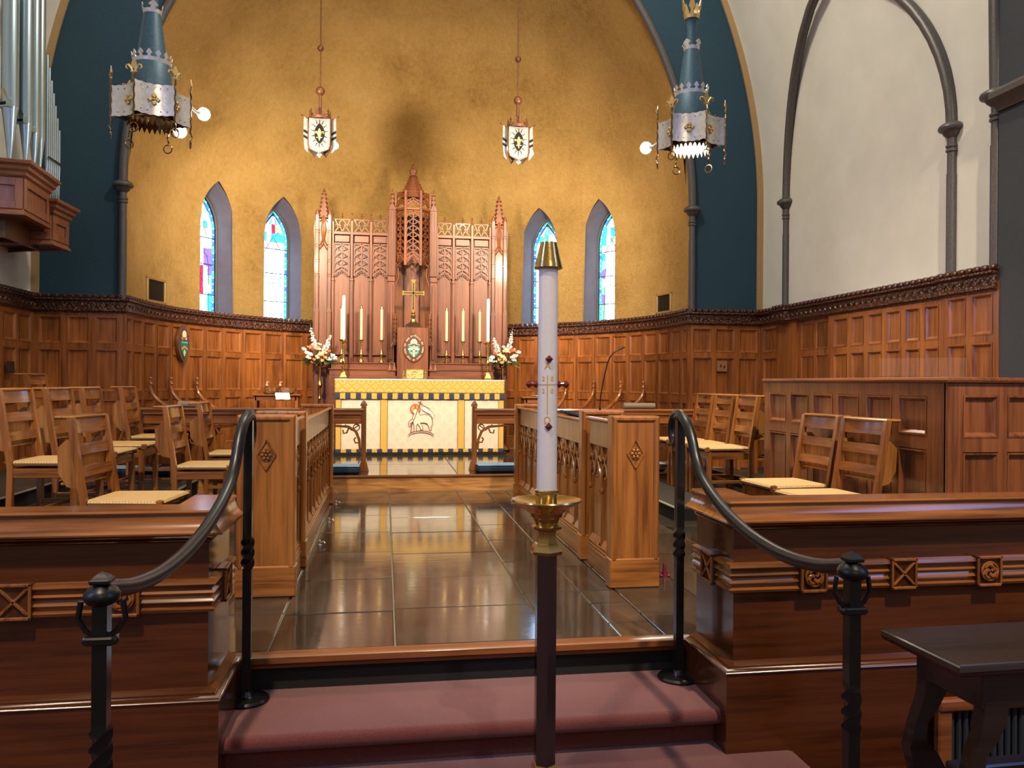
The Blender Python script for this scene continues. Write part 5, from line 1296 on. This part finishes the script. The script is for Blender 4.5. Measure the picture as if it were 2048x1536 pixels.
# ------------------------------------------------------------------ fleur-de-lis outline pieces (flat metal, x-z plane)
def fleur(m,cx,cy,cz,s,T=None,th=.004,full=False):
    def tf(p): v=Vector(p); return (T@v) if T else v
    core=[(0,1.0),(.16,.72),(.20,.48),(.10,.18),(.06,0),(-.06,0),(-.10,.18),(-.20,.48),(-.16,.72)]
    M_=Matrix.Identity(4) if T is None else T
    m.prism([(cx+x*s,cz+z*s) for x,z in core],cy-th/2,cy+th/2,T)
    for q in (-1,1):
        m.tube([tf((cx+q*x*s,cy,cz+z*s)) for x,z in ((.06,.10),(.16,.34),(.34,.56),(.48,.54),(.50,.38),(.40,.30))],[s*.06,s*.09,s*.10,s*.08,s*.06,s*.03],5)
    m.box(cx-.22*s,cx+.22*s,cy-th,cy+th,cz+.10*s,cz+.17*s,0,T)
    if full: 
        m.prism([(cx,cz-.55*s),(cx+.12*s,cz-.2*s),(cx+.05*s,cz+.02*s),(cx-.05*s,cz+.02*s),(cx-.12*s,cz-.2*s)],cy-th/2,cy+th/2,T)
        for q in (-1,1): m.tube([tf((cx+q*x*s,cy,cz+z*s)) for x,z in ((.05,.08),(.16,-.08),(.28,-.14),(.34,-.05))],[s*.05,s*.06,s*.05,s*.03],5)
# ------------------------------------------------------------------ star lanterns
def lantern(label,x,y,zb,rot,lit,bulb_dirs):
    t=thing('hanging_lantern',label,'lantern',(x,y,zb),rot); Rr=.285; H=.235; n=6; z0=.06
    tips=[(Rr*math.cos(2*PI*k/n),Rr*math.sin(2*PI*k/n)) for k in range(n)]
    for k in range(n):
        a=tips[k]; b=tips[(k+1)%n]; mx,my=(a[0]+b[0])/2,(a[1]+b[1])/2; L=math.hypot(mx,my); sag=.055
        m=M(); K=10; vs=[]
        for i in range(K+1):
            f=i/K; px,py=a[0]+(b[0]-a[0])*f,a[1]+(b[1]-a[1])*f; s=sag*math.sin(PI*f); px-=mx/L*s; py-=my/L*s
            sc=.006*(1 if i%2 else -1)
            for z,o in ((z0,0),(z0+H,0),(z0+H,-.004),(z0,-.004)): vs.append((px+mx/L*o,py+my/L*o,z+(sc*.5 if z==z0 else -sc*.5)))
        fs=[]
        for i in range(K):
            o=i*4
            for j in range(4): fs.append((o+j,o+(j+1)%4,o+4+(j+1)%4,o+4+j))
        m.add(vs,fs); p=m.build('side_panel','silver',t)
        # quatrefoil and rivets on each panel
        px,py=mx-mx/L*sag,my-my/L*sag; ang=math.atan2(my,mx)+PI/2
        T=Matrix.Translation((px+mx/L*.010,py+my/L*.010,z0+H/2))@Matrix.Rotation(ang,4,'Z')@Matrix.Rotation(PI/4,4,'Y')
        q=M()
        for dx in (-1,1):
            for dz in (-1,1): q.box(dx*.019-.0145,dx*.019+.0145,-.006,.006,dz*.019-.0145,dz*.019+.0145,.004,T)
        q.sphere((px+mx/L*.008,py+my/L*.008,z0+H/2),.009,6,4); q.build('quatrefoil','gilt',p)
        r=M()
        for f in (.18,.34,.66,.82):
            for z in (z0+.03,z0+H-.03):
                sx,sy=a[0]+(b[0]-a[0])*f,a[1]+(b[1]-a[1])*f; s=sag*math.sin(PI*f); r.octa((sx-mx/L*(s-.003),sy-my/L*(s-.003),z),.005)
        r.build('rivet','black_iron',p)
    for k in range(n):
        a=tips[k]; m=M(); an=2*PI*k/n; T=Matrix.Translation((a[0],a[1],0))@Matrix.Rotation(an+PI/2,4,'Z')
        pts=[(0,0,z0-.05+.02*i) for i in range(20)]; m.tube([T@Vector((.003*math.cos(i*1.6),.003*math.sin(i*1.6),z0-.05+.02*i)) for i in range(19)],.007,6)
        m.tube([T@Vector((0,0,z0-.05)),T@Vector((0,-.012,z0-.075)),T@Vector((0,0,z0-.095))],.006,5)
        m.tube([T@Vector((.034*math.cos(R(20*i)),0,z0-.128+.034*math.sin(R(20*i)))) for i in range(18)],.0055,5,closed=True)
        rd=m.build('twisted_rod','old_brass',t)
        f=M(); fleur(f,0,0,z0+H+.035,.115,T,.006); f.build('fleur','gilt',rd)
    # roof, tapering tower and crowns
    M().lathe([(.185,z0+H-.02),(.16,z0+H+.0),(.150,z0+H+.02)],0,0,6).build('roof','dim_inside',t)
    M().lathe([(.155,z0+H-.02),(.140,z0+H+.20),(.128,z0+H+.22)],0,0,20).build('lower_tower','blue_metal',t)
    M().lathe([(.118,z0+H+.20),(.062,z0+H+.62)],0,0,20).build('upper_tower','blue_metal',t)
    M().lathe([(.045,z0+H+.62),(.038,z0+H+.80),(.055,z0+H+.88),(.06,z0+H+.885)],0,0,16).build('neck','blue_metal',t)
    def crown(z,r,k,hh,mat,nm__):
        m=M(); m.lathe([(r,z),(r+.004,z+.03),(r,z+.03),(r-.006,z)],0,0,20)
        for i in range(k):
            a=2*PI*i/k; T=Matrix.Translation((r*math.cos(a),r*math.sin(a),z+.028))@Matrix.Rotation(a+PI/2,4,'Z')@Matrix.Rotation(R(8),4,'X')
            w=.8*PI*r/k; m.prism([(-w*.6,0),(-w*.35,hh*.25),(-w*.9,hh*.45),(-w*.5,hh*.75),(0,hh),(w*.5,hh*.75),(w*.9,hh*.45),(w*.35,hh*.25),(w*.6,0)],-.003,.003,T)
        m.build(nm__,mat,t)
    crown(z0+H+.20,.138,14,.06,'silver','crown')
    crown(z0+H+.60,.066,4,.06,'silver','collar')
    crown(z0+H+.87,.062,5,.15,'gilt','top_crown')
    M().tube([(0,0,z0+H+.85),(0,0,z0+H+5.2)],.006,6).build('chain_rod','rust_iron',t)
    for z in (1.08,1.22,1.36): M().lathe([(.004,z0+H+z),(.03,z0+H+z+.006),(.004,z0+H+z+.02)],0,0,12).build('rod_disc','rust_iron',t)
    # toothed ring and lamp underneath
    m=M(); m.lathe([(.176,z0+.01),(.170,z0-.008),(.170,z0+.012)],0,0,24)
    for i in range(28): a=2*PI*i/28; T=Matrix.Translation((.172*math.cos(a),.172*math.sin(a),z0-.004))@Matrix.Rotation(a+PI/2,4,'Z'); m.prism([(-.017,0),(0,-.045),(.017,0)],-.002,.002,T)
    m.build('toothed_ring','old_brass',t)
    M().lathe([(.165,z0+.03),(.16,z0+H-.03)],0,0,20).build('inner_drum','dim_inside',t)
    m=M().lathe([(.001,z0-.034 if lit else z0+.05),(.10,z0-.030 if lit else z0+.05),(.145,z0-.012 if lit else z0+.05),(.15,z0+.0 if lit else z0+.055)],0,0,20)
    m.build('lamp_glass','hot_bulb' if lit else 'dim_inside',t)
    for k,(dx,dy,dz) in enumerate(bulb_dirs):
        d=Vector((dx,dy,0)).normalized(); c=Vector((dx,dy,dz)); c=Matrix.Rotation(-rot,4,'Z')@c; d=(Matrix.Rotation(-rot,4,'Z')@d)
        m=M(); m.tube([c-d*.20+Vector((0,0,.06)),c-d*.08,c-d*.03],[.010,.012,.030],8); h=m.build('flood_arm','silver',t)
        b=M(); b.sphere(tuple(c),.052,12,8); b.build('bulb','hot_bulb',h)
    return t
lantern('large blue and silver star lantern hanging top left, its underside dark',-1.815,6.60,3.06,R(20),False,[(.31,.36,.26),(.13,.34,.10)])
lantern('blue and silver star lantern hanging on the right with brightly lit underside',2.595,6.60,3.10,R(35),True,[(-.29,.34,.14)])
# ------------------------------------------------------------------ shield pendants in the apse
def pendant(label,x,y,z):
    t=thing('shield_pendant',label,'pendant light',(x,y,z),0,None)
    def shield_poly(w,h): return [(-w,h),(w,h),(w,-h*.72),(w*.85,-h*.98),(w*.5,-h*1.08),(w*.15,-h*1.18),(0,-h*1.3),(-w*.15,-h*1.18),(-w*.5,-h*1.08),(-w*.85,-h*.98),(-w,-h*.72)]
    V0=vesica(.055,.115)
    for k,a in enumerate((0,120,240)):
        T=Matrix.Rotation(R(a),4,'Z')@Matrix.Translation((0,-.072,0))
        P=shield_poly(.118,.175); o=M().prism(P,-.003,.003,T).build('shield','shield_silver',t)
        e=M(); e.tube([T@Vector((px,-.004,pz)) for px,pz in P],.006,5,closed=True)
        m=M(); m.prism(V0,-.012,-.003,T); m.build('vesica_boss','black_iron',o)
        e.build('shield_rim','rust_iron',o)
        f=M(); fleur(f,0,-.015,-.035,.095,T,.004,True); f.build('fleur','gilt',o)
        r=M()
        for i in range(14):
            an=2*PI*i/14+.2; c,s=math.cos(an),math.sin(an); r.tube([T@Vector((.058*c,-.006,.118*s)),T@Vector(((.058+.04)*c,-.006,(.118+.045)*s))],[.005,.001],4)
        tag(r.build('ray','black_iron',o),kind='stuff')
    m=M(); m.prism([(-.03,-.235),(0,-.27),(.03,-.235),(0,-.20)],-.075,-.069); m.tube([(-.028,-.072,-.232),(0,-.072,-.245),(.028,-.072,-.232)],.01,5); m.tube([(0,-.072,-.27),(0,-.072,-.20)],[.004,.012],5); m.build('drop','shield_silver',t)
    m=M(); r=.115; m.lathe([(r,.17),(r+.003,.20),(r-.004,.20),(r-.006,.17)],0,0,18)
    for i in range(10):
        a=2*PI*i/10; T=Matrix.Translation((r*math.cos(a),r*math.sin(a),.198))@Matrix.Rotation(a+PI/2,4,'Z')
        hh=.085; m.prism([(-.006,0),(-.004,hh*.5),(-.018,hh*.6),(0,hh),(.018,hh*.6),(.004,hh*.5),(.006,0)],-.003,.003,T)
        m.tube([T@Vector((.006,0,.03)),T@Vector((.035,0,.012)),T@Vector((.062,.008,.03))],.004,4)
    m.build('crown','rust_iron',t)
    m=M(); m.tube([(0,0,.12),(0,0,.46)],.018,8); m.tube([(0,0,.46),(0,0,4.2)],.0075,6); m.build('rod','rust_iron',t)
    for z,r in ((.50,.050),(.98,.036)): M().sphere((0,0,z),r,14,9).build('ball','rust_iron',t)
    # small banners either side
    for s in (-1,1):
        m=M(); m.tube([(s*.11,-.03,.165),(s*.19,-.0,.215)],.005,5); m.octa((s*.20,.0,.222),.012); b=m.build('banner_arm','rust_iron',t)
        m=M(); m.prism([(s*.125,.165),(s*.175,.205),(s*.18,.0),(s*.165,-.16),(s*.13,-.20),(s*.125,-.05)],-.018,-.014); m.build('banner','shield_silver',b)
        m=M(); m.prism([(s*.127,.03),(s*.176,.06),(s*.178,.03),(s*.127,.0)],-.021,-.018); m.prism([(s*.127,-.03),(s*.178,.0),(s*.178,-.03),(s*.127,-.06)],-.021,-.018); m.build('banner_stripe','black_iron',b)
    m=M(); m.tube([(0,.05,-.03),(.13,.06,-.07)],[.012,.02],8); h=m.build('flood_arm','silver',t); M().sphere((.16,.06,-.085),.040,12,8).build('bulb','hot_bulb',h)
    m=M(); m.tube([(0,.05,-.03),(-.13,.08,-.05)],[.012,.02],8); h=m.build('flood_arm','silver',t); M().sphere((-.125,.03,-.055),.026,10,7).build('bulb','hot_bulb',h)
pendant('shield pendant light hanging on the left before the gold half dome',-.745,9.20,3.865); pendant('shield pendant light hanging on the right before the gold half dome',1.50,9.20,3.90)
# ------------------------------------------------------------------ handrails
def handrail(label,xf,xn,sg):
    yf,yn=3.275,1.99; t=thing('handrail',label,'handrail',(xf,yf,-.15))
    def L(p): return (p[0]-xf,p[1]-yf,p[2]+.15)
    def X(y): return xf+(xn-xf)*(yf-y)/(yf-yn)
    C=[(3.30,.965),(3.26,.972),(3.195,.945),(3.14,.885),(3.09,.80),(3.02,.735),(2.90,.675),(2.74,.622),(2.55,.585),(2.35,.572),(2.17,.585),(2.04,.612),(1.99,.622)]
    P=bez([L((X(y),y,z)) for y,z in C],5); M().tube(P,.021,14,flat=1.0).build('rail','rail_black',t,ang=60)
    # flat scroll over the top of the far post
    m=M(); sc=[(3.20,.955),(3.27,.990),(3.35,.985),(3.385,.94),(3.38,.89),(3.345,.86),(3.315,.875)]; m.tube(bez([L((X(3.27)-sg*.002,y,z-.01)) for y,z in sc],4),.020,8,flat=.35 if False else .8); m.build('scroll','rail_black',t,ang=60)
    def post(y,zb,zt,nm_,tz):
        x=X(y)-xf; m=M(); h=.0165; lay=[]; yy=y-yf
        def sec(z,a,r=h): return [(x+r*math.sqrt(2)*math.cos(a+PI/4+PI/2*k),yy+r*math.sqrt(2)*math.sin(a+PI/4+PI/2*k),z+.15) for k in range(4)]
        zs=[(zb,0),(tz-.075,0)]+[(tz-.06+.12*i/14,2*PI*.75*i/14*1.0) for i in range(15)]+[(tz+.075,2*PI*.75),(zt,2*PI*.75)]
        vs=[]
        for z,a in zs: vs+=sec(z,a,h*(1.12 if abs(z-tz)<.06 else 1))
        n=len(zs); fs=[(i*4+j,i*4+(j+1)%4,(i+1)*4+(j+1)%4,(i+1)*4+j) for i in range(n-1) for j in range(4)]+[(3,2,1,0),tuple((n-1)*4+j for j in range(4))]
        m.add(vs,fs); m.build('post','black_iron',t,ang=25)
    post(3.275,-.15,.955,'p',.43); post(1.99,-.45,.60,'p',.24)
    M().lathe([(.088,0),(.088,.008),(.080,.016),(.03,.022),(.02,.04)],0,0,20).build('base_plate','black_iron',t)
    x=X(1.99)-xf; y=1.99-yf
    M().lathe([(.088,-.30),(.085,-.288),(.02,-.27)],x,y,20).build('base_plate','black_iron',t)
    m=M(); m.lathe([(.020,.735),(.034,.742),(.040,.752),(.040,.762),(.034,.772),(.020,.782)],x,y,18); m.box(x-.023,x+.023,y-.023,y+.023,.786,.798,.003); m.lathe([(.026,.798),(.020,.804),(.001,.814)],x,y,4,PI/4); m.build('post_cap','rail_black',t)
    m=M()
    for s in (-1,1): m.tube([(x+s*.046,y,.745),(x+s*.052,y,.705),(x+s*.035,y,.675),(x+s*.02,y,.665)],.007,6); m.sphere((x+s*.03,y-.01,.655),.011,8,5)
    m.box(x-.032,x+.032,y-.024,y+.024,.645,.665,.004); m.build('collar','black_iron',t)
handrail('black iron handrail left of the carpeted steps with twisted posts',-.53,-.648,1)
handrail('black iron handrail right of the carpeted steps with twisted posts',1.25,1.25,-1)
# ------------------------------------------------------------------ paschal candle on its brass stand
PX,PY=.490,2.40
ps=thing('paschal_stand','tall six sided brass floor candle stand at the foot of the carpeted steps','candle stand',(PX,PY,-.45))
b=.45
M().lathe([(.16,0),(.16,.03),(.13,.06),(.09,.10),(.06,.16),(.050,.24),(.045,.30),(.052,.31),(.052,.325),(.040,.34)],0,0,6,PI/6).build('foot','old_brass',ps,ang=20)
M().lathe([(.0345,.34),(.0345,.592+b)],0,0,6,PI/6).build('shaft','dark_chrome',ps,ang=20)
M().lathe([(.044,.385),(.040,.392),(.036,.40)],0,0,6,PI/6).build('shaft_collar','brass',ps,ang=20)
M().lathe([(.036,.585+b),(.050,.590+b),(.053,.600+b),(.046,.612+b),(.034,.624+b),(.030,.650+b),(.032,.660+b),(.048,.667+b),(.050,.674+b),(.036,.680+b)],0,0,6,PI/6).build('knop','brass',ps,ang=20)
M().lathe([(.034,.680+b),(.042,.700+b),(.048,.703+b),(.052,.716+b),(.060,.720+b),(.066,.730+b),(.10,.745+b),(.108,.752+b),(.106,.756+b),(.095,.752+b),(.03,.738+b),(.001,.737+b)],0,0,32).build('drip_pan','brass',ps,ang=40)
M().lathe([(.0335,.737+b),(.0335,.775+b),(.036,.777+b),(.036,.783+b),(.0335,.785+b),(.031,.785+b),(.031,.745+b)],0,0,28).build('socket','brass',ps)
pc=thing('paschal_candle','tall thick white candle marked with an A, 2020 and red wax studs','candle',(PX,PY,.748)); cr_=.0300
M().lathe([(cr_*1.05,0),(cr_,.30),(cr_*.97,.725),(.001,.725)],0,0,36).build('candle','candle_wax',pc)
M().lathe([(.042,.712),(.044,.714),(.042,.722),(.0265,.785),(.026,.792),(.001,.795)],0,0,28).build('brass_follower','brass',pc)
m=M(); dirc=math.atan2(0-PY,0-PX)   # the marked side is turned a little off the viewer
def onc(u,z,dr=.0): a=dirc+u/cr_; return ((cr_*1.01+dr)*math.cos(a),(cr_*1.01+dr)*math.sin(a),z)
U0=.000
def wrap(ch,u,z,s):
    v,f=glyph(ch); m.add([onc(U0+u+p.x*s,z+p.y*s,.0004+p.z*s*.3) for p in v],f)
DZ=.027; wrap('A',.0,.378+DZ,.030); wrap('2',-.0125,.342+DZ,.020); wrap('0',.0145,.342+DZ,.020); wrap('2',-.0125,.305+DZ,.020); wrap('0',.0145,.305+DZ,.020); wrap('\u03a9',.0,.212+DZ,.030)
for z in [.240+.027+.006*i for i in range(20)]: m.add([onc(U0-.0011,z,.0012),onc(U0+.0011,z,.0012),onc(U0+.0011,z+.0061,.0012),onc(U0-.0011,z+.0061,.0012)],[(0,1,2,3)])
for i in range(18): u=-.030+.0034*i; m.add([onc(U0+u,.3575,.0012),onc(U0+u+.0035,.3575,.0012),onc(U0+u+.0035,.3595,.0012),onc(U0+u,.3595,.0012)],[(0,1,2,3)])
m.build('gold_marking','gold_wax',pc)
for u,z in ((.004,.435),(.004,.231),(-.0455,.3585),(.0475,.3585)):
    c=Vector(onc(U0+u,z,.004)); m=M(); d=Vector((c.x,c.y,0)).normalized(); side=Vector((-d.y,d.x,0)); up=Vector((0,0,1)); r=.0125
    base=c; m.add([base+side*r,base+up*r,base-side*r,base-up*r,base+d*.012,base-d*.006],[(0,1,4),(1,2,4),(2,3,4),(3,0,4),(1,0,5),(2,1,5),(3,2,5),(0,3,5)])
    if abs(u)>.03: m.tube([c-d*.01,c+d*.016],[.003,.006],6); m.octa(tuple(c+d*.022),.011,.013)
    m.build('wax_stud','red_wax',pc)
# ------------------------------------------------------------------ black table in the corner
tb=thing('black_table','black wooden table with carved leg in the lower right corner by the parapet','table',(2.44,2.29,-.45),R(1.5))
tx0,tx1,ty0,ty1=-.79,.9,-.18,.17
m=M(); m.sweep([(-.05,.75),(-.004,.75),(.006,.744),(.010,.732),(.004,.720),(-.008,.712),(-.05,.712)],[(tx0,ty1),(tx0,ty0),(tx1,ty0),(tx1,ty1)],True,True); m.box(tx0-.0,tx1,ty0+.0,ty1,.715,.7505,.003); m.build('tabletop','blacktable',tb)
M().box(tx0+.10,tx1-.10,ty0+.03,ty1-.03,.60,.712,.004).build('apron','blacktable',tb)
for x in (tx0+.13,tx1-.13):
    for y in (ty0+.05,ty1-.05):
        m=M(); prof=[(x-.02,.62),(x+.06,.62),(x+.055,.56),(x+.02,.50),(x-.015,.46),(x-.02,.40),(x+.02,.36),(x+.055,.30),(x+.06,.20),(x+.03,.10),(x-.02,.05),(x-.06,.0),(x-.12,.0),(x-.11,.05),(x-.05,.10),(x-.02,.16),(x-.02,.24),(x-.06,.30),(x-.08,.38),(x-.06,.46),(x-.03,.54)]
        m.prism(prof,y-.022,y+.022); m.build('leg','blacktable',tb)
M().box(tx0+.12,tx1-.12,-.03,.03,.33,.37,.006).build('stretcher','blacktable',tb)
# radiator grille let into the parapet behind it
gr=thing('floor_grille','oak framed ribbed grille at the foot of the right parapet, under the black table','grille',(2.72,2.855,-.45))
m=M(); m.box(-.575,.6,-.04,.0,.285,.335,.008); m.box(-.575,-.515,-.035,.0,0,.29,.006); m.box(.54,.6,-.035,.0,0,.29,.006); m.build('frame','consoleoakX',gr)
M().box(-.52,.545,-.005,.02,0,.29).build('backing','shadow_black',gr)
for i in range(34): x=-.505+.031*i; M().lathe([(.010,.005),(.010,.285)],x,-.012,6).build('slat','grille_blue',gr)
# ------------------------------------------------------------------ organ case and pipes on the left choir wall
oc=thing('organ_case','carved oak organ case bracketed out high on the left wall','organ case',(XL,7.6,2.2))
def OL(x,y): return (x-XL,y-7.6)
def case(path,zb,zt,nm_):
    P=[OL(*p) for p in path]; m=M(); z0=zb-2.2; z1=zt-2.2
    # wall panels with raised frames per facet; path runs with the outside on its right
    m.sweep([(-.02,z0),(0,z0),(0,z1-.10),(-.02,z1-.10)],P); o=m.build(nm_,'organoakZ',oc)
    m=M(); m.sweep([(-.04,z1-.15),(.004,z1-.15),(.012,z1-.135),(.030,z1-.12),(.034,z1-.095),(.055,z1-.075),(.060,z1-.05),(.085,z1-.03),(.09,z1-.005),(.085,z1),(-.04,z1)],P); m.build('cornice','organoakX',o)
    m=M(); m.sweep([(-.04,z0-.01),(.026,z0-.01),(.026,z0+.004),(.012,z0+.02),(.006,z0+.045),(-.04,z0+.045)],P); m.build('base_moulding','organoakX',o)
    for a,b in zip(P,P[1:]):
        L=math.dist(a,b); 
        if L<.2: continue
        T=Matrix.Translation((a[0],a[1],0))@Matrix.Rotation(math.atan2(b[1]-a[1],b[0]-a[0]),4,'Z'); m=M(); q=.055
        for x0,x1,za,zb_ in ((0,q,z0+.04,z1-.14),(L-q,L,z0+.04,z1-.14),(q,L-q,z0+.04,z0+.10),(q,L-q,z1-.20,z1-.14)): m.box(x0,x1,-.016,.0,za,zb_,.003,T)
        x0,x1,za,zb_=q,L-q,z0+.10,z1-.20
        for aa,bb in (((x0,za),(x1,za)),((x1,za),(x1,zb_)),((x1,zb_),(x0,zb_)),((x0,zb_),(x0,za))): m.tube([T@Vector((aa[0],-.008,aa[1])),T@Vector((bb[0],-.008,bb[1]))],.009,6)
        m.build('panel_frame','organoakZ',o)
    m=M(); m.prism([(x,y) for x,y in P]+[(-.02,P[-1][1]),(-.02,P[0][1])],z0,z0+.03,plane='XY'); m.build('soffit','darkwood',o); m=M(); m.prism([(x,y) for x,y in P]+[(-.02,P[-1][1]),(-.02,P[0][1])],z1-.05,z1-.02,plane='XY'); m.build('top_board','darkwood',o)
    return o
# outside on the right of travel: go from the wall at the near end, out, along, and back at the far end
case([(XL,7.26),(-3.05,7.36),(-3.09,7.97),(XL,8.02)],2.51,2.955,'main_case')
case([(XL,8.03),(-3.08,8.03),(-3.07,8.38),(XL,8.50)],2.37,2.78,'side_case')
m=M(); m.sweep([(-.02,.13),(0,.13),(.0,.33),(-.02,.33)],[OL(XL,7.4),OL(-3.25,7.5),OL(-3.25,8.2),OL(XL,8.4)]); m.build('bracket','darkwood',oc)
def pipe(label,x,y,z0,zm,zt,r,group,mouth=True):
    t=thing('organ_pipe',label,'organ pipe',(x,y,z0),R(-25),group); h=zm-z0
    M().lathe([(r*.22,0),(r*.24,.01),(r*.92,h-.02),(r,h)],0,0,16).build('pipe_foot','pipe_metal',t,ang=50)
    M().lathe([(r*.99,h),(r,h+.012),(r,zt-z0),(r*.9,zt-z0)],0,0,18).build('pipe_body','pipe_metal',t,ang=50)
    if mouth:
        m=M(); m.box(-r*.62,r*.62,-r*1.06,-r*.70,h+.002,h+r*.42); m.build('mouth_opening','shadow_black',t)
        m=M(); m.box(-r*.85,-r*.66,-r*1.22,-r*.4,h-r*.25,h+r*.9,.002); m.box(r*.66,r*.85,-r*1.22,-r*.4,h-r*.25,h+r*.9,.002); m.box(-r*.7,r*.7,-r*1.12,-r*.8,h-r*.25,h,.002); m.build('mouth_ear','pipe_metal',t)
        m=M(); pts=[(-.62,.42),(.62,.42),(.55,1.1),(.25,1.8),(0,2.2),(-.25,1.8),(-.55,1.1)]
        m.add([(a*r,-math.sqrt(max(1-a*a*.8,.1))*r*1.0-.003,h+b_*r) for a,b_ in pts],[tuple(range(7))]); m.build('upper_lip','candle_wax' if False else 'gilt',t)
for k,(x,y,r,zm,l) in enumerate([(-3.33,7.36,.080,3.42,'organ pipe partly cut off by the picture edge'),(-3.145,7.33,.066,3.40,'widest organ pipe in full view, with its open mouth'),(-3.075,7.46,.054,3.31,'second organ pipe from the front, just behind the widest'),(-3.06,7.59,.047,3.27,'third organ pipe from the front'),(-3.06,7.71,.040,3.25,'slim organ pipe last of the four large ones')]):
    pipe(l,x,y,2.956,zm,4.7,r,'large organ pipes')
for k in range(7):
    x=-3.155+.002*k; y=8.10+.042*k; tag_l='small organ pipe, %s of the descending rank beside the blue wall'%['tallest','second tallest','third tallest','middle one','third shortest','second shortest','shortest'][k]
    pipe(tag_l,x,y,2.782,3.12,4.15-.105*k,.0145,'small organ pipes',False)
m=M(); m.tube([(-3.125+3.6,8.07-7.6,.99),(-3.12+3.6,8.38-7.6,.99)],.009,6); m.build('pipe_stay','pewter',oc)
